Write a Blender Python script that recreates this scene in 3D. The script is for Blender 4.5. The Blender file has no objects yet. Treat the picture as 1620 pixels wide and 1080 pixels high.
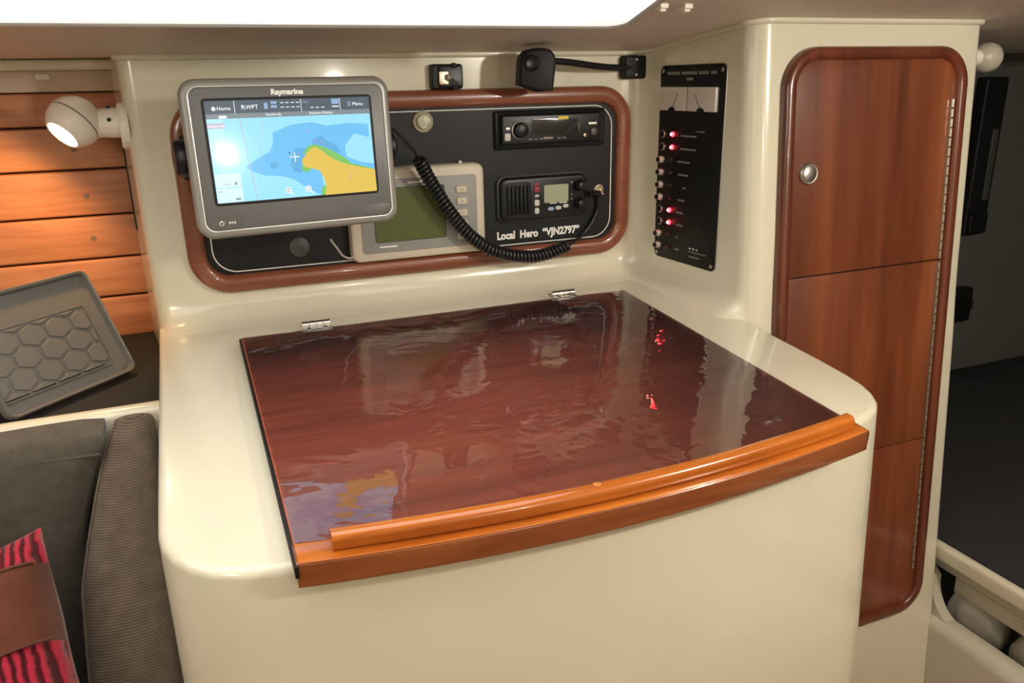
import bpy, bmesh, math, random
from mathutils import Vector, Matrix, noise
random.seed(7)
scn = bpy.context.scene
C = scn.collection
PI = math.pi

# ------------------------------------------------------------------ camera
cam = bpy.data.objects.new('camera', bpy.data.cameras.new('camera'))
C.objects.link(cam)
cam.data.sensor_fit = 'HORIZONTAL'; cam.data.sensor_width = 36.0
cam.data.lens = 1262.42 / 1620 * 36
cam.data.clip_start = 0.02
_r = Vector((0.92633, -0.37641, -0.01814)); _u = Vector((0.13399, 0.28399, 0.94942)); _f = Vector((0.35223, 0.88191, -0.31351))
cam.matrix_world = Matrix(((_r.x, _u.x, -_f.x, -0.0454), (_r.y, _u.y, -_f.y, -1.1875), (_r.z, _u.z, -_f.z, 1.1566), (0, 0, 0, 1)))
scn.camera = cam

# ------------------------------------------------------------------ world, lights, exposure
w = bpy.data.worlds.new('cabin_ambient'); scn.world = w; w.use_nodes = True
w.node_tree.nodes['Background'].inputs[0].default_value = (1.0, 0.93, 0.83, 1)
w.node_tree.nodes['Background'].inputs[1].default_value = 0.5
def lamp(name, kind, loc, energy, color, size, target=None, **kw):
    d = bpy.data.lights.new(name, kind); d.energy = energy; d.color = color
    if kind == 'AREA': d.shape = 'DISK'; d.size = size
    else: d.shadow_soft_size = size
    for k, v in kw.items(): setattr(d, k, v)
    o = bpy.data.objects.new(name, d); C.objects.link(o); o.location = loc
    if target: o.rotation_euler = (Vector(target) - Vector(loc)).to_track_quat('-Z', 'Y').to_euler()
    return o
# cabin lamp under the deckhead to the right of the viewer
lamp('cabin_lamp_light', 'POINT', (0.98, -1.18, 1.30), 25.0, (1.0, 0.93, 0.82), 0.04)
# bulkhead lamp on the opposite side of the cabin, behind the viewer
lamp('opposite_lamp_light', 'POINT', (0.60, -2.17, 1.165), 6.0, (1.0, 0.93, 0.82), 0.018)
# added fill light, unseen, left over the settee to brighten planks and cushions
lamp('settee_fill_light', 'POINT', (-0.72, -1.25, 1.28), 10.0, (1.0, 0.90, 0.76), 0.10)
scn.view_settings.view_transform = 'Standard'; scn.view_settings.look = 'None'
scn.view_settings.gamma = 1.0; scn.view_settings.use_curve_mapping = False
scn.view_settings.exposure = 0.06

# ------------------------------------------------------------------ materials
MATS = {}
def mat(name, col, rough=0.5, metal=0.0, coat=0.0, emit=None, es=0.0, spec=0.5, coat_rough=0.05):
    m = bpy.data.materials.new(name); m.use_nodes = True
    b = m.node_tree.nodes['Principled BSDF']
    b.inputs['Base Color'].default_value = (*col, 1); b.inputs['Roughness'].default_value = rough
    b.inputs['Metallic'].default_value = metal; b.inputs['Coat Weight'].default_value = coat
    b.inputs['Coat Roughness'].default_value = coat_rough
    b.inputs['Specular IOR Level'].default_value = spec
    if emit: b.inputs['Emission Color'].default_value = (*emit, 1); b.inputs['Emission Strength'].default_value = es
    MATS[name] = m; return m
def nodes(m): return m.node_tree.nodes, m.node_tree.links, m.node_tree.nodes['Principled BSDF']
def tex_coord(m, scale, rand=False, rot=(0, 0, 0)):
    N, L, b = nodes(m)
    tc = N.new('ShaderNodeTexCoord'); mp = N.new('ShaderNodeMapping')
    mp.inputs['Scale'].default_value = scale; mp.inputs['Rotation'].default_value = rot
    L.new(tc.outputs['Object'], mp.inputs['Vector'])
    if rand:
        oi = N.new('ShaderNodeObjectInfo'); mul = N.new('ShaderNodeVectorMath'); mul.operation = 'SCALE'
        cx = N.new('ShaderNodeCombineXYZ')
        for k in range(3): L.new(oi.outputs['Random'], cx.inputs[k])
        L.new(cx.outputs[0], mul.inputs[0]); mul.inputs['Scale'].default_value = 37.0
        L.new(mul.outputs[0], mp.inputs['Location'])
    return mp.outputs['Vector']
def ramp(m, fac, stops):
    N, L, b = nodes(m); r = N.new('ShaderNodeValToRGB')
    el = r.color_ramp.elements
    while len(el) < len(stops): el.new(0.5)
    for e, (p, c) in zip(el, stops): e.position = p; e.color = (*c, 1)
    L.new(fac, r.inputs['Fac']); return r.outputs['Color']
def noise_tex(m, vec, scale, detail=4, rough=0.55, dist=0.0):
    N, L, b = nodes(m); n = N.new('ShaderNodeTexNoise')
    n.inputs['Scale'].default_value = scale; n.inputs['Detail'].default_value = detail
    n.inputs['Roughness'].default_value = rough; n.inputs['Distortion'].default_value = dist
    L.new(vec, n.inputs['Vector']); return n.outputs['Fac']
def bump(m, fac, strength, dist=0.001, sock='Normal'):
    N, L, b = nodes(m); bp = N.new('ShaderNodeBump'); bp.inputs['Strength'].default_value = strength
    bp.inputs['Distance'].default_value = dist; L.new(fac, bp.inputs['Height']); L.new(bp.outputs[0], b.inputs[sock])
def mixcol(m, a, bb, fac, mode='MIX'):
    N, L, b = nodes(m); x = N.new('ShaderNodeMix'); x.data_type = 'RGBA'; x.blend_type = mode
    for s, v in (('A', a), ('B', bb)):
        i = [q for q in x.inputs if q.name == s and q.type == 'RGBA'][0]
        if isinstance(v, tuple): i.default_value = (*v, 1)
        else: L.new(v, i)
    if isinstance(fac, float): x.inputs[0].default_value = fac
    else: L.new(fac, x.inputs[0])
    return [q for q in x.outputs if q.type == 'RGBA'][0]
def wood(name, dark, mid, light, axis='x', rough=0.35, coat=0.0, fine=1.0, rand=False):
    m = mat(name, mid, rough, coat=coat)
    N, L, b = nodes(m)
    a, c = 2.2 * fine, 26.0 * fine
    sc = {'x': (a, c, c), 'y': (c, a, c), 'z': (c, c, a)}[axis]
    v = tex_coord(m, sc, rand)
    n1 = noise_tex(m, v, 1.0, 5, 0.6, 0.6)
    col = ramp(m, n1, [(0.25, dark), (0.5, mid), (0.75, light)])
    v2 = tex_coord(m, tuple(s * 5 for s in sc), rand)
    n2 = noise_tex(m, v2, 1.0, 2, 0.5, 0.2)
    fine_c = ramp(m, n2, [(0.35, (0.72, 0.66, 0.62)), (0.6, (1.0, 1.0, 1.0))])
    col = mixcol(m, col, fine_c, 0.55, 'MULTIPLY')
    L.new(col, b.inputs['Base Color'])
    bump(m, n2, 0.12, 0.0005)
    return m
def gelcoat(name, col, rough=0.22):
    m = mat(name, col, rough, coat=0.35, coat_rough=0.08); N, L, b = nodes(m)
    v = tex_coord(m, (1, 1, 1)); n = noise_tex(m, v, 3.5, 3)
    c2 = tuple(q * 0.93 for q in col)
    L.new(ramp(m, n, [(0.3, c2), (0.7, col)]), b.inputs['Base Color'])
    n2 = noise_tex(m, v, 9.0, 2); bump(m, n2, 0.06, 0.004)
    return m
def speckle(name, col, rough=0.6, scale=400, amt=0.3, bst=0.3, bd=0.0006, coat=0.0, spec=0.5):
    m = mat(name, col, rough, coat=coat, spec=spec); N, L, b = nodes(m)
    v = tex_coord(m, (1, 1, 1)); n = noise_tex(m, v, scale, 2)
    lo = tuple(q * (1 - amt) for q in col); hi = tuple(min(1, q * (1 + amt)) for q in col)
    L.new(ramp(m, n, [(0.3, lo), (0.7, hi)]), b.inputs['Base Color'])
    bump(m, n, bst, bd); return m
def fabric(name, col, rib_axis='z', period=0.0032, rot=(0, 0, 0), con=0.55):
    m = mat(name, col, 0.9, spec=0.2); N, L, b = nodes(m)
    v = tex_coord(m, (1, 1, 1), rot=rot)
    wv = N.new('ShaderNodeTexWave'); wv.wave_type = 'BANDS'; wv.bands_direction = rib_axis.upper()
    wv.inputs['Scale'].default_value = 2 * PI / 20 / period
    wv.inputs['Distortion'].default_value = 0.6; wv.inputs['Detail'].default_value = 1; wv.inputs['Detail Scale'].default_value = 0.4
    L.new(v, wv.inputs['Vector'])
    n = noise_tex(m, v, 60, 4)
    base = ramp(m, n, [(0.3, tuple(q * 0.8 for q in col)), (0.7, tuple(q * 1.15 for q in col))])
    rib = ramp(m, wv.outputs['Fac'], [(0.15, (con,) * 3), (0.7, (1.1, 1.1, 1.1))])
    L.new(mixcol(m, base, rib, 0.9, 'MULTIPLY'), b.inputs['Base Color'])
    bump(m, wv.outputs['Fac'], 0.5 * (1 - con) * 2, 0.0008)
    b.inputs['Sheen Weight'].default_value = 0.15
    return m

cream = gelcoat('cream_gelcoat', (0.705, 0.668, 0.515))
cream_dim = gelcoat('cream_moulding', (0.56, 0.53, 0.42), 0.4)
headliner = speckle('headliner_vinyl', (0.70, 0.61, 0.53), 0.55, 260, 0.06, 0.15)
teak = wood('teak_trim', (0.15, 0.040, 0.018), (0.23, 0.068, 0.03), (0.31, 0.10, 0.046), 'x', 0.3, 0.5)
door_teak = wood('locker_teak', (0.075, 0.018, 0.007), (0.165, 0.042, 0.0145), (0.28, 0.085, 0.029), 'z', 0.38, 0.2, 0.42)
frame_teak = wood('locker_frame_teak', (0.085, 0.020, 0.009), (0.13, 0.032, 0.014), (0.19, 0.05, 0.022), 'z', 0.28, 0.5, 0.8)
plank_teak = wood('hull_plank_teak', (0.40, 0.155, 0.07), (0.54, 0.22, 0.10), (0.64, 0.29, 0.14), 'x', 0.5, 0.15, 0.9, True)
lid_wood = wood('lid_mahogany', (0.42, 0.108, 0.052), (0.60, 0.165, 0.08), (0.70, 0.22, 0.115), 'x', 0.4, 0.0, 0.9)
bar_wood = wood('varnished_bar', (0.36, 0.085, 0.010), (0.50, 0.14, 0.016), (0.64, 0.22, 0.03), 'x', 0.2, 0.8, 0.8)
edge_wood = wood('lid_edge_wood', (0.13, 0.036, 0.011), (0.23, 0.066, 0.019), (0.33, 0.105, 0.03), 'x', 0.28, 0.6, 0.9)
panel_black = speckle('panel_black', (0.0065, 0.0072, 0.007), 0.45, 500, 0.25, 0.1, 0.0003, spec=0.3)
black_plastic = speckle('black_plastic', (0.006, 0.006, 0.0065), 0.36, 700, 0.2, 0.1, 0.0003, spec=0.35)
black_matte = speckle('black_matte', (0.006, 0.006, 0.0065), 0.55, 500, 0.2, 0.15, spec=0.35)
cord_black = mat('cord_black', (0.010, 0.010, 0.011), 0.28)
pin_white = mat('pinstripe_white', (0.75, 0.73, 0.68), 0.5)
letter_white = mat('letter_white', (0.85, 0.83, 0.78), 0.5)
print_grey = mat('print_grey', (0.20, 0.20, 0.19), 0.5)
beige_plastic = speckle('beige_plastic', (0.60, 0.53, 0.41), 0.45, 500, 0.05, 0.08)
grey_face = speckle('grey_face', (0.27, 0.26, 0.24), 0.45, 500, 0.06, 0.05)
lcd_olive = mat('lcd_olive', (0.095, 0.12, 0.035), 0.2, coat=0.3)
lcd_grey = mat('lcd_grey', (0.36, 0.38, 0.26), 0.25)
steel = mat('stainless_steel', (0.62, 0.60, 0.55), 0.22, 1.0)
steel_dull = mat('brushed_steel', (0.50, 0.47, 0.42), 0.4, 1.0)
brass = mat('old_brass', (0.55, 0.47, 0.28), 0.35, 0.9)
bezel_silver = speckle('bezel_silver', (0.20, 0.19, 0.165), 0.28, 600, 0.05, 0.05)
bezel_line = mat('bezel_line', (0.75, 0.73, 0.68), 0.25, 0.4)
bezel_grey = speckle('bezel_grey', (0.088, 0.085, 0.078), 0.4, 700, 0.12, 0.1)
key_grey = speckle('key_grey', (0.065, 0.062, 0.058), 0.4, 700, 0.1, 0.1)
white_plastic = speckle('white_plastic', (0.86, 0.80, 0.70), 0.35, 300, 0.03, 0.05)
tray_rubber = speckle('tray_rubber', (0.115, 0.108, 0.095), 0.55, 500, 0.12, 0.15)
mat_black = speckle('shelf_mat_black', (0.006, 0.006, 0.006), 0.85, 300, 0.3, 0.5)
mattress_m = speckle('mattress_dark', (0.018, 0.018, 0.018), 0.9, 200, 0.25, 0.4)
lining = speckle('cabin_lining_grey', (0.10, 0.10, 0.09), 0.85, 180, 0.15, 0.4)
bag_white = speckle('bag_white', (0.55, 0.52, 0.44), 0.5, 40, 0.06, 0.5, 0.003)
red_led = mat('red_led', (0.6, 0.01, 0.01), 0.3, emit=(1.0, 0.02, 0.03), es=16.0)
led_core = mat('led_core', (1, 0.5, 0.4), 0.3, emit=(1.0, 0.35, 0.28), es=14.0)
led_off = mat('led_off', (0.05, 0.012, 0.012), 0.3)
red_key = mat('red_key', (0.28, 0.02, 0.03), 0.4)
blue_key = mat('blue_key', (0.30, 0.38, 0.55), 0.4)
pale_key = mat('pale_key', (0.55, 0.54, 0.48), 0.4)
yellow_tag = mat('yellow_tag', (0.75, 0.55, 0.05), 0.5)
meter_face = mat('meter_face', (0.62, 0.58, 0.50), 0.3, coat=0.5)
lamp_glow = mat('lamp_glow', (1, 0.9, 0.6), 0.4, emit=(1.0, 0.82, 0.50), es=14.0)
hatch_pane = mat('hatch_daylight_pane', (0.9, 0.9, 0.9), 0.4, emit=(1.0, 0.985, 0.95), es=2.5)
hatch_frame_m = mat('hatch_frame_aluminium', (0.55, 0.53, 0.49), 0.4, 0.3)
fab_back = fabric('cushion_fabric', (0.078, 0.066, 0.050), 'x', 0.0022, con=0.82)
fab_bolster = fabric('bolster_fabric', (0.135, 0.102, 0.074), 'z', 0.0026, con=0.62)
floor_m = wood('cabin_sole', (0.16, 0.07, 0.03), (0.22, 0.10, 0.045), (0.28, 0.13, 0.06), 'x', 0.5)
def screen_mat(name, col, s): return mat(name, tuple(q * 0.3 for q in col), 0.10, emit=col, es=s, spec=0.22)
SC = {k: screen_mat('screen_' + k, c, 0.95) for k, c in dict(
    water=(0.28, 0.62, 0.83), deep=(0.14, 0.44, 0.74), deeper=(0.11, 0.35, 0.62), land=(0.60, 0.43, 0.09),
    green=(0.18, 0.45, 0.12), bar=(0.085, 0.11, 0.14), bar2=(0.19, 0.23, 0.25), white=(0.85, 0.88, 0.9), box=(0.52, 0.70, 0.85), line=(0.40, 0.45, 0.50),
    pale=(0.36, 0.68, 0.84), tag=(0.45, 0.42, 0.52), icon=(0.25, 0.38, 0.58), dark=(0.06, 0.08, 0.1), pink=(0.5, 0.22, 0.45), boxdark=(0.2, 0.25, 0.33)).items()}

def film_material():
    m = bpy.data.materials.new('clear_vinyl_film'); m.use_nodes = True
    N, L = m.node_tree.nodes, m.node_tree.links
    N.remove(N['Principled BSDF']); out = N['Material Output']
    tr = N.new('ShaderNodeBsdfTransparent'); tr.inputs[0].default_value = (0.97, 0.94, 0.95, 1)
    gl = N.new('ShaderNodeBsdfGlossy'); gl.inputs['Roughness'].default_value = 0.035
    fr = N.new('ShaderNodeFresnel'); fr.inputs['IOR'].default_value = 2.35
    mx = N.new('ShaderNodeMixShader')
    tc = N.new('ShaderNodeTexCoord'); n = N.new('ShaderNodeTexNoise'); n.inputs['Scale'].default_value = 14; n.inputs['Detail'].default_value = 2
    n.inputs['Distortion'].default_value = 1.2
    bp = N.new('ShaderNodeBump'); bp.inputs['Strength'].default_value = 0.45; bp.inputs['Distance'].default_value = 0.0026
    L.new(tc.outputs['Object'], n.inputs['Vector']); L.new(n.outputs['Fac'], bp.inputs['Height'])
    L.new(bp.outputs[0], gl.inputs['Normal']); L.new(bp.outputs[0], fr.inputs['Normal'])
    df = N.new('ShaderNodeBsdfDiffuse'); df.inputs[0].default_value = (0.50, 0.42, 0.45, 1)
    hz_ = N.new('ShaderNodeMixShader'); hz_.inputs[0].default_value = 0.03
    L.new(tr.outputs[0], hz_.inputs[1]); L.new(df.outputs[0], hz_.inputs[2])
    L.new(fr.outputs[0], mx.inputs[0]); L.new(hz_.outputs[0], mx.inputs[1]); L.new(gl.outputs[0], mx.inputs[2]); L.new(mx.outputs[0], out.inputs['Surface'])
    return m
film = film_material()

# ------------------------------------------------------------------ geometry helpers
def link(name, me, m, parent=None, loc=(0, 0, 0), rot=(0, 0, 0), smooth=40):
    if m is not None: me.materials.append(m)
    if smooth:
        for p in me.polygons: p.use_smooth = True
        me.set_sharp_from_angle(angle=math.radians(smooth))
    o = bpy.data.objects.new(name, me); C.objects.link(o)
    o.location = loc; o.rotation_euler = rot
    if parent: o.parent = parent
    return o
def done(bm, name):
    bmesh.ops.remove_doubles(bm, verts=bm.verts, dist=1e-6)
    bmesh.ops.recalc_face_normals(bm, faces=bm.faces)
    me = bpy.data.meshes.new(name); bm.to_mesh(me); bm.free(); return me
def obj(name, bm, m, parent=None, loc=(0, 0, 0), rot=(0, 0, 0), smooth=40):
    return link(name, done(bm, name), m, parent, loc, rot, smooth)
def tag(o, label=None, cat=None, group=None, kind=None):
    if label: o['label'] = label
    if cat: o['category'] = cat
    if group: o['group'] = group
    if kind: o['kind'] = kind
    return o
def thing(name, label, cat, loc=(0, 0, 0), rot=(0, 0, 0), group=None):
    o = bpy.data.objects.new(name, None); C.objects.link(o); o.location = loc; o.rotation_euler = rot
    o.empty_display_size = 0.05
    return tag(o, label, cat, group)
def loft(rings, closed=True, cap0=True, cap1=True, bm=None):
    bm = bm or bmesh.new()
    vs = [[bm.verts.new(p) for p in r] for r in rings]
    n = len(rings[0])
    for a, b in zip(vs, vs[1:]):
        for i in range(n if closed else n - 1):
            j = (i + 1) % n
            bm.faces.new((a[i], a[j], b[j], b[i]))
    if closed and cap0: bm.faces.new(list(reversed(vs[0])))
    if closed and cap1: bm.faces.new(vs[-1])
    return bm
def rrect(w, h, r, n=6, cx=0, cz=0):
    r = min(r, w / 2 - 1e-5, h / 2 - 1e-5); pts = []
    for (sx, sz, a0) in ((1, 1, 0), (-1, 1, 90), (-1, -1, 180), (1, -1, 270)):
        for k in range(n + 1):
            a = math.radians(a0 + 90 * k / n)
            pts.append((cx + sx * (w / 2 - r) + r * math.cos(a), cz + sz * (h / 2 - r) + r * math.sin(a)))
    return pts
def circ(r, n=24, cx=0, cz=0): return [(cx + r * math.cos(2 * PI * k / n), cz + r * math.sin(2 * PI * k / n)) for k in range(n)]
def normals2(pts, closed=True):
    out = []; n = len(pts)
    for i in range(n):
        a = pts[(i - 1) % n] if closed or i else pts[i]; b = pts[(i + 1) % n] if closed or i < n - 1 else pts[i]
        dx, dy = b[0] - a[0], b[1] - a[1]; l = math.hypot(dx, dy) or 1
        out.append((dy / l, -dx / l))
    return out
def inset(pts, d):
    nn = normals2(pts); return [(p[0] - q[0] * d, p[1] - q[1] * d) for p, q in zip(pts, nn)]
# a plate in the local XZ plane, back at y=y0, front (towards -y) at y=y1, rounded front edge
def plate(pts, y0, y1, bev=0.0, bm=None, n=3):
    rings = [[(x, y0, z) for x, z in pts]]
    if bev <= 0: rings.append([(x, y1, z) for x, z in pts])
    else:
        for k in range(n + 1):
            a = PI / 2 * k / n; d = bev * (1 - math.cos(a)); y = y1 + bev - bev * math.sin(a)
            rings.append([(x, y, z) for x, z in inset(pts, d)])
    return loft(rings, bm=bm)
def flat(pts, y, bm=None):
    bm = bm or bmesh.new(); bm.faces.new([bm.verts.new((x, y, z)) for x, z in pts]); return bm
# closed sweep: path in XZ, profile of (outward offset, y)
def sweep(path, prof, bm=None):
    nn = normals2(path); rings = []
    for (o, y) in prof: rings.append([(p[0] + q[0] * o, y, p[1] + q[1] * o) for p, q in zip(path, nn)])
    rings.append(rings[0]); return loft(rings, True, False, False, bm)
def halfround(o0, o1, h, y=0.0, n=8, sq=0.6):
    c, r = (o0 + o1) / 2, (o1 - o0) / 2; pr = []
    for k in range(n + 1):
        a = PI * k / n; s, cc = math.sin(a), math.cos(a)
        pr.append((c + r * math.copysign(abs(cc) ** sq, cc), y - h * abs(s) ** sq))
    return pr
def bx(bm, x0, x1, y0, y1, z0, z1, bev=0.0):
    r = bmesh.ops.create_cube(bm, size=1.0)
    for v in r['verts']:
        v.co.x = x0 + (v.co.x + .5) * (x1 - x0); v.co.y = y0 + (v.co.y + .5) * (y1 - y0); v.co.z = z0 + (v.co.z + .5) * (z1 - z0)
    if bev > 0:
        es = list({e for v in r['verts'] for e in v.link_edges})
        bmesh.ops.bevel(bm, geom=es, offset=bev, segments=3, affect='EDGES', profile=0.5)
    return bm
def box(x0, x1, y0, y1, z0, z1, bev=0.0): return bx(bmesh.new(), x0, x1, y0, y1, z0, z1, bev)
def tube(path, r, n=10, bm=None, cap=True):
    path = [Vector(p) for p in path]; rings = []; up = None
    for i, p in enumerate(path):
        t = (path[min(i + 1, len(path) - 1)] - path[max(i - 1, 0)]).normalized()
        if up is None: up = t.orthogonal().normalized()
        up = (up - t * up.dot(t)).normalized(); b = t.cross(up); rr = r[i] if isinstance(r, (list, tuple)) else r
        rings.append([tuple(p + (up * math.cos(2 * PI * k / n) + b * math.sin(2 * PI * k / n)) * rr) for k in range(n)])
    return loft(rings, True, cap, cap, bm)
def catmull(P, n=12):
    P = [Vector(p) for p in P]; Q = [P[0] * 2 - P[1]] + P + [P[-1] * 2 - P[-2]]; out = []
    for i in range(1, len(Q) - 2):
        a, b, c, d = Q[i - 1:i + 3]
        for k in range(n):
            t = k / n
            out.append(0.5 * ((2 * b) + (c - a) * t + (2 * a - 5 * b + 4 * c - d) * t * t + (3 * b - a - 3 * c + d) * t ** 3))
    out.append(P[-1]); return out
# surface of revolution about local axis; prof = (radius, height along axis)
def lathe(prof, n=28, axis='-y', bm=None, c=(0, 0, 0)):
    rings = []
    for r, h in prof:
        ring = []
        for k in range(n):
            a = 2 * PI * k / n; u, v = r * math.cos(a), r * math.sin(a)
            p = {'-y': (u, -h, v), 'z': (u, v, h), '-x': (-h, u, v)}[axis]
            ring.append((p[0] + c[0], p[1] + c[1], p[2] + c[2]))
        rings.append(ring)
    return loft(rings, bm=bm)
def text(name, s, size, m, parent, loc, rot=(PI / 2, 0, 0), bold=0.0, sx=1.0, depth=0.0, align='CENTER', space=1.0):
    cu = bpy.data.curves.new(name, 'FONT'); cu.body = s; cu.size = size; cu.offset = bold; cu.extrude = depth
    cu.align_x = align; cu.align_y = 'CENTER'; cu.space_character = space; cu.resolution_u = 4
    t = bpy.data.objects.new(name, cu); C.objects.link(t)
    dg = bpy.context.evaluated_depsgraph_get(); dg.update()
    me = bpy.data.meshes.new_from_object(t.evaluated_get(dg)); me.name = name
    bpy.data.objects.remove(t); bpy.data.curves.remove(cu)
    for v in me.vertices: v.co.x *= sx
    me.materials.clear()
    return link(name, me, m, parent, loc, rot, smooth=0)
def screw(parent, x, y, z, r=0.0028, m=None, name='screw'):
    bm = lathe([(r, 0), (r, 0.0006), (r * 0.7, 0.0012), (0.0001, 0.0014)], 12, c=(x, y, z))
    return obj(name, bm, m or steel, parent)
def arc(cx, cy, r, a0, a1, n=8): return [(cx + r * math.cos(math.radians(a0 + (a1 - a0) * k / n)), cy + r * math.sin(math.radians(a0 + (a1 - a0) * k / n))) for k in range(n + 1)]

# ------------------------------------------------------------------ setting
FZ = -0.08                 # cabin sole
TILT = 0.0628; TT = math.tan(TILT)
YW = 0.12
def zcount(y): return 0.789 + TT * y
def zceil(y): return 1.197 - 0.13 * (y - 0.12) if y < 0.12 else 1.197

tag(obj('floor', box(-1.4, 3.2, -2.33, 0.6, FZ - 0.03, FZ), floor_m), kind='structure')

# moulded cream shell, one plan path lofted upwards: left return, instrument wall, breaker wall, locker bulkhead
def plan(z):
    yd = -0.19 + 0.075 * (z - 0.8)
    P = []                                    # (x, y, cove weight)
    P += [(-0.137, 0.34, 0), (-0.126, 0.24, 0), (-0.1165, 0.155, 0)]
    P += [(x, y, (0, 0, 0.04, 0.15, 0.45, 1)[k]) for k, (x, y) in enumerate(arc(-0.0935, YW + 0.021, 0.021, 187, 270, 5))]
    for k in range(1, 20): P.append((-0.0935 + (0.70 + 0.0935) * k / 20, YW, 1))
    P += [(x, y, 1) for x, y in arc(0.6935, YW - 0.045, 0.045, 90, 5, 10)]
    x1, y1 = 0.6935 + 0.045 * math.cos(math.radians(5)), YW - 0.045 + 0.045 * math.sin(math.radians(5))
    xe = 0.745 - 0.087 * (yd + 0.04 - 0.04)
    for k in range(1, 12):
        t = k / 12; P.append((x1 + (xe - x1) * t, y1 + (yd + 0.04 - y1) * t, 1))
    for k, (x, y) in enumerate(arc(xe + 0.036, yd + 0.036, 0.036, 175, 270, 10)): P.append((x, y, 1 - min(1, k / 4)))
    for k in range(1, 12): P.append((xe + 0.036 + (1.212 - xe - 0.036) * k / 12, yd, 0))
    xr = 1.226 + 0.02 * max(0, 0.9 - z)
    P += [(x, y, 0) for x, y in arc(xr - 0.014, yd + 0.014, 0.014, 270, 360, 5)]
    P += [(xr, yd + 0.03, 0), (xr, yd + 0.05, 0)]
    return P
NB = 3 + 6 + 19 + 11
def shell():
    zs = [FZ, 0.15, 0.35, 0.55, 0.70]; cove = [0, 0.006, 0.012, 0.02, 0.03, 0.04, 0.052]
    RC = 0.05
    rows = []
    for z in zs: rows.append([(x, y, z) for x, y, wt in plan(z)])
    for h in cove:
        base = plan(0.79 + h); n2 = normals2([(x, y) for x, y, _ in base], closed=False); row = []
        for (x, y, wt), (nx, ny) in zip(base, n2):
            # room lies on the right-hand side of the path direction
            off = (RC - math.sqrt(max(0, RC * RC - (RC - min(h, RC)) ** 2))) * wt
            row.append((x + nx * off, y + ny * off, zcount(y) - 0.004 + h))
        rows.append(row)
    for z in (0.9, 1.0, 1.1, 1.18, 1.27): rows.append([(x, y, z) for x, y, wt in plan(z)])
    return rows
rows = shell(); n = len(rows[0])
for nm, a, b, mm in (('wall_back', 0, NB - 1 - 5, cream), ('wall_right', NB - 1 - 5, NB + 11 + 5, cream), ('wall_bulkhead', NB + 11 + 5, n - 1, cream)):
    bm = loft([r[a:b + 1] for r in rows], closed=False)
    tag(obj(nm, bm, mm, smooth=60), kind='structure')
# thin rounded lip where the moulding meets the deckhead
lip = []
for x, y, wt in plan(1.21)[3:-2]:
    lip.append((x, y, 0))
nl = normals2([(p[0], p[1]) for p in lip], closed=False)
tag(obj('trim_1', tube([(p[0] + q[0] * 0.001, p[1] + q[1] * 0.001, zceil(p[1]) - 0.002) for p, q in zip(lip, nl)], 0.0055, 8), cream, smooth=60), kind='structure')

# the rest of the cabin behind the viewer
tag(obj('wall_front', box(-1.4, 3.2, -2.33, -2.30, FZ, 1.60), cream_dim), kind='structure')
tag(obj('wall_aft', box(-1.40, -1.37, -2.33, 0.6, FZ, 1.60), cream_dim), kind='structure')
# deckhead
bm = bmesh.new()
ys = [-2.35, -1.6, -1.0, -0.5, -0.1, 0.12, 0.7]
xs = [-1.4, -0.2, 0.9, 1.5, 3.2]
loft([[(x, y, zceil(y)) for x in xs] for y in ys] , closed=False, bm=bm)
loft([[(x, y, zceil(y) + 0.03) for x in xs] for y in ys], closed=False, bm=bm)
tag(obj('ceiling', bm, headliner), kind='structure')

# hull side on the left: planks with open seams over a dark backing
plug_m = mat('plug_brown', (0.20, 0.13, 0.08), 0.6)
wl = tag(obj('wall_left', box(-1.3, -0.10, 0.316, 0.34, FZ, 1.25), mat('seam_dark', (0.05, 0.02, 0.01), 0.8)), kind='structure')
pz = [0.735, 0.8125, 0.880, 0.952, 1.027, 1.095, 1.1485]
for a, b in zip(pz, pz[1:]):
    bm = box(-1.25, -0.121, 0.300, 0.320, a + 0.0016, b - 0.0016, 0.0035)
    obj('plank', bm, plank_teak, wl)
for x, z in ((-0.2205, 1.118), (-0.205, 1.060), (-0.199, 0.985), (-0.20, 0.915)):
    obj('plug', lathe([(0.0046, 0), (0.0046, 0.0005), (0.0001, 0.0006)], 14, c=(x, 0.3, z)), plug_m, wl)
tag(obj('trim_2', box(-1.25, -0.121, 0.285, 0.33, 1.1485, 1.181, 0.003), speckle('deckhead_band', (0.55, 0.42, 0.33), 0.55, 200, 0.05, 0.1)), kind='structure')
tag(obj('trim_3', box(-1.25, -0.114, 0.262, 0.30, 1.180, 1.196, 0.004), cream), kind='structure')
tag(obj('trim_4', box(-0.1325, -0.122, 0.280, 0.302, 0.925, 1.085, 0.002), black_matte), kind='structure')
b = thing('cap_button', 'small white oval cap on the beige band above the planks', 'cap', (-0.228, 0.285, 1.171))
obj('cap', plate(rrect(0.021, 0.008, 0.004), 0, -0.004, 0.002), white_plastic, b)

# shelf under the planks with its rounded cream rail
tag(obj('trim_5', box(-1.25, -0.116, -0.07, 0.31, 0.715, 0.735), cream), kind='structure')
prof = []
rail = bmesh.new()
ring = [(y, z) for y, z in rrect(0.030, 0.13, 0.012, 5, -0.0875, 0.688)]
loft([[(x, y, z) for y, z in ring] for x in (-1.25, -0.1135)], bm=rail)
tag(obj('trim_6', rail, cream), kind='structure')

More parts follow.
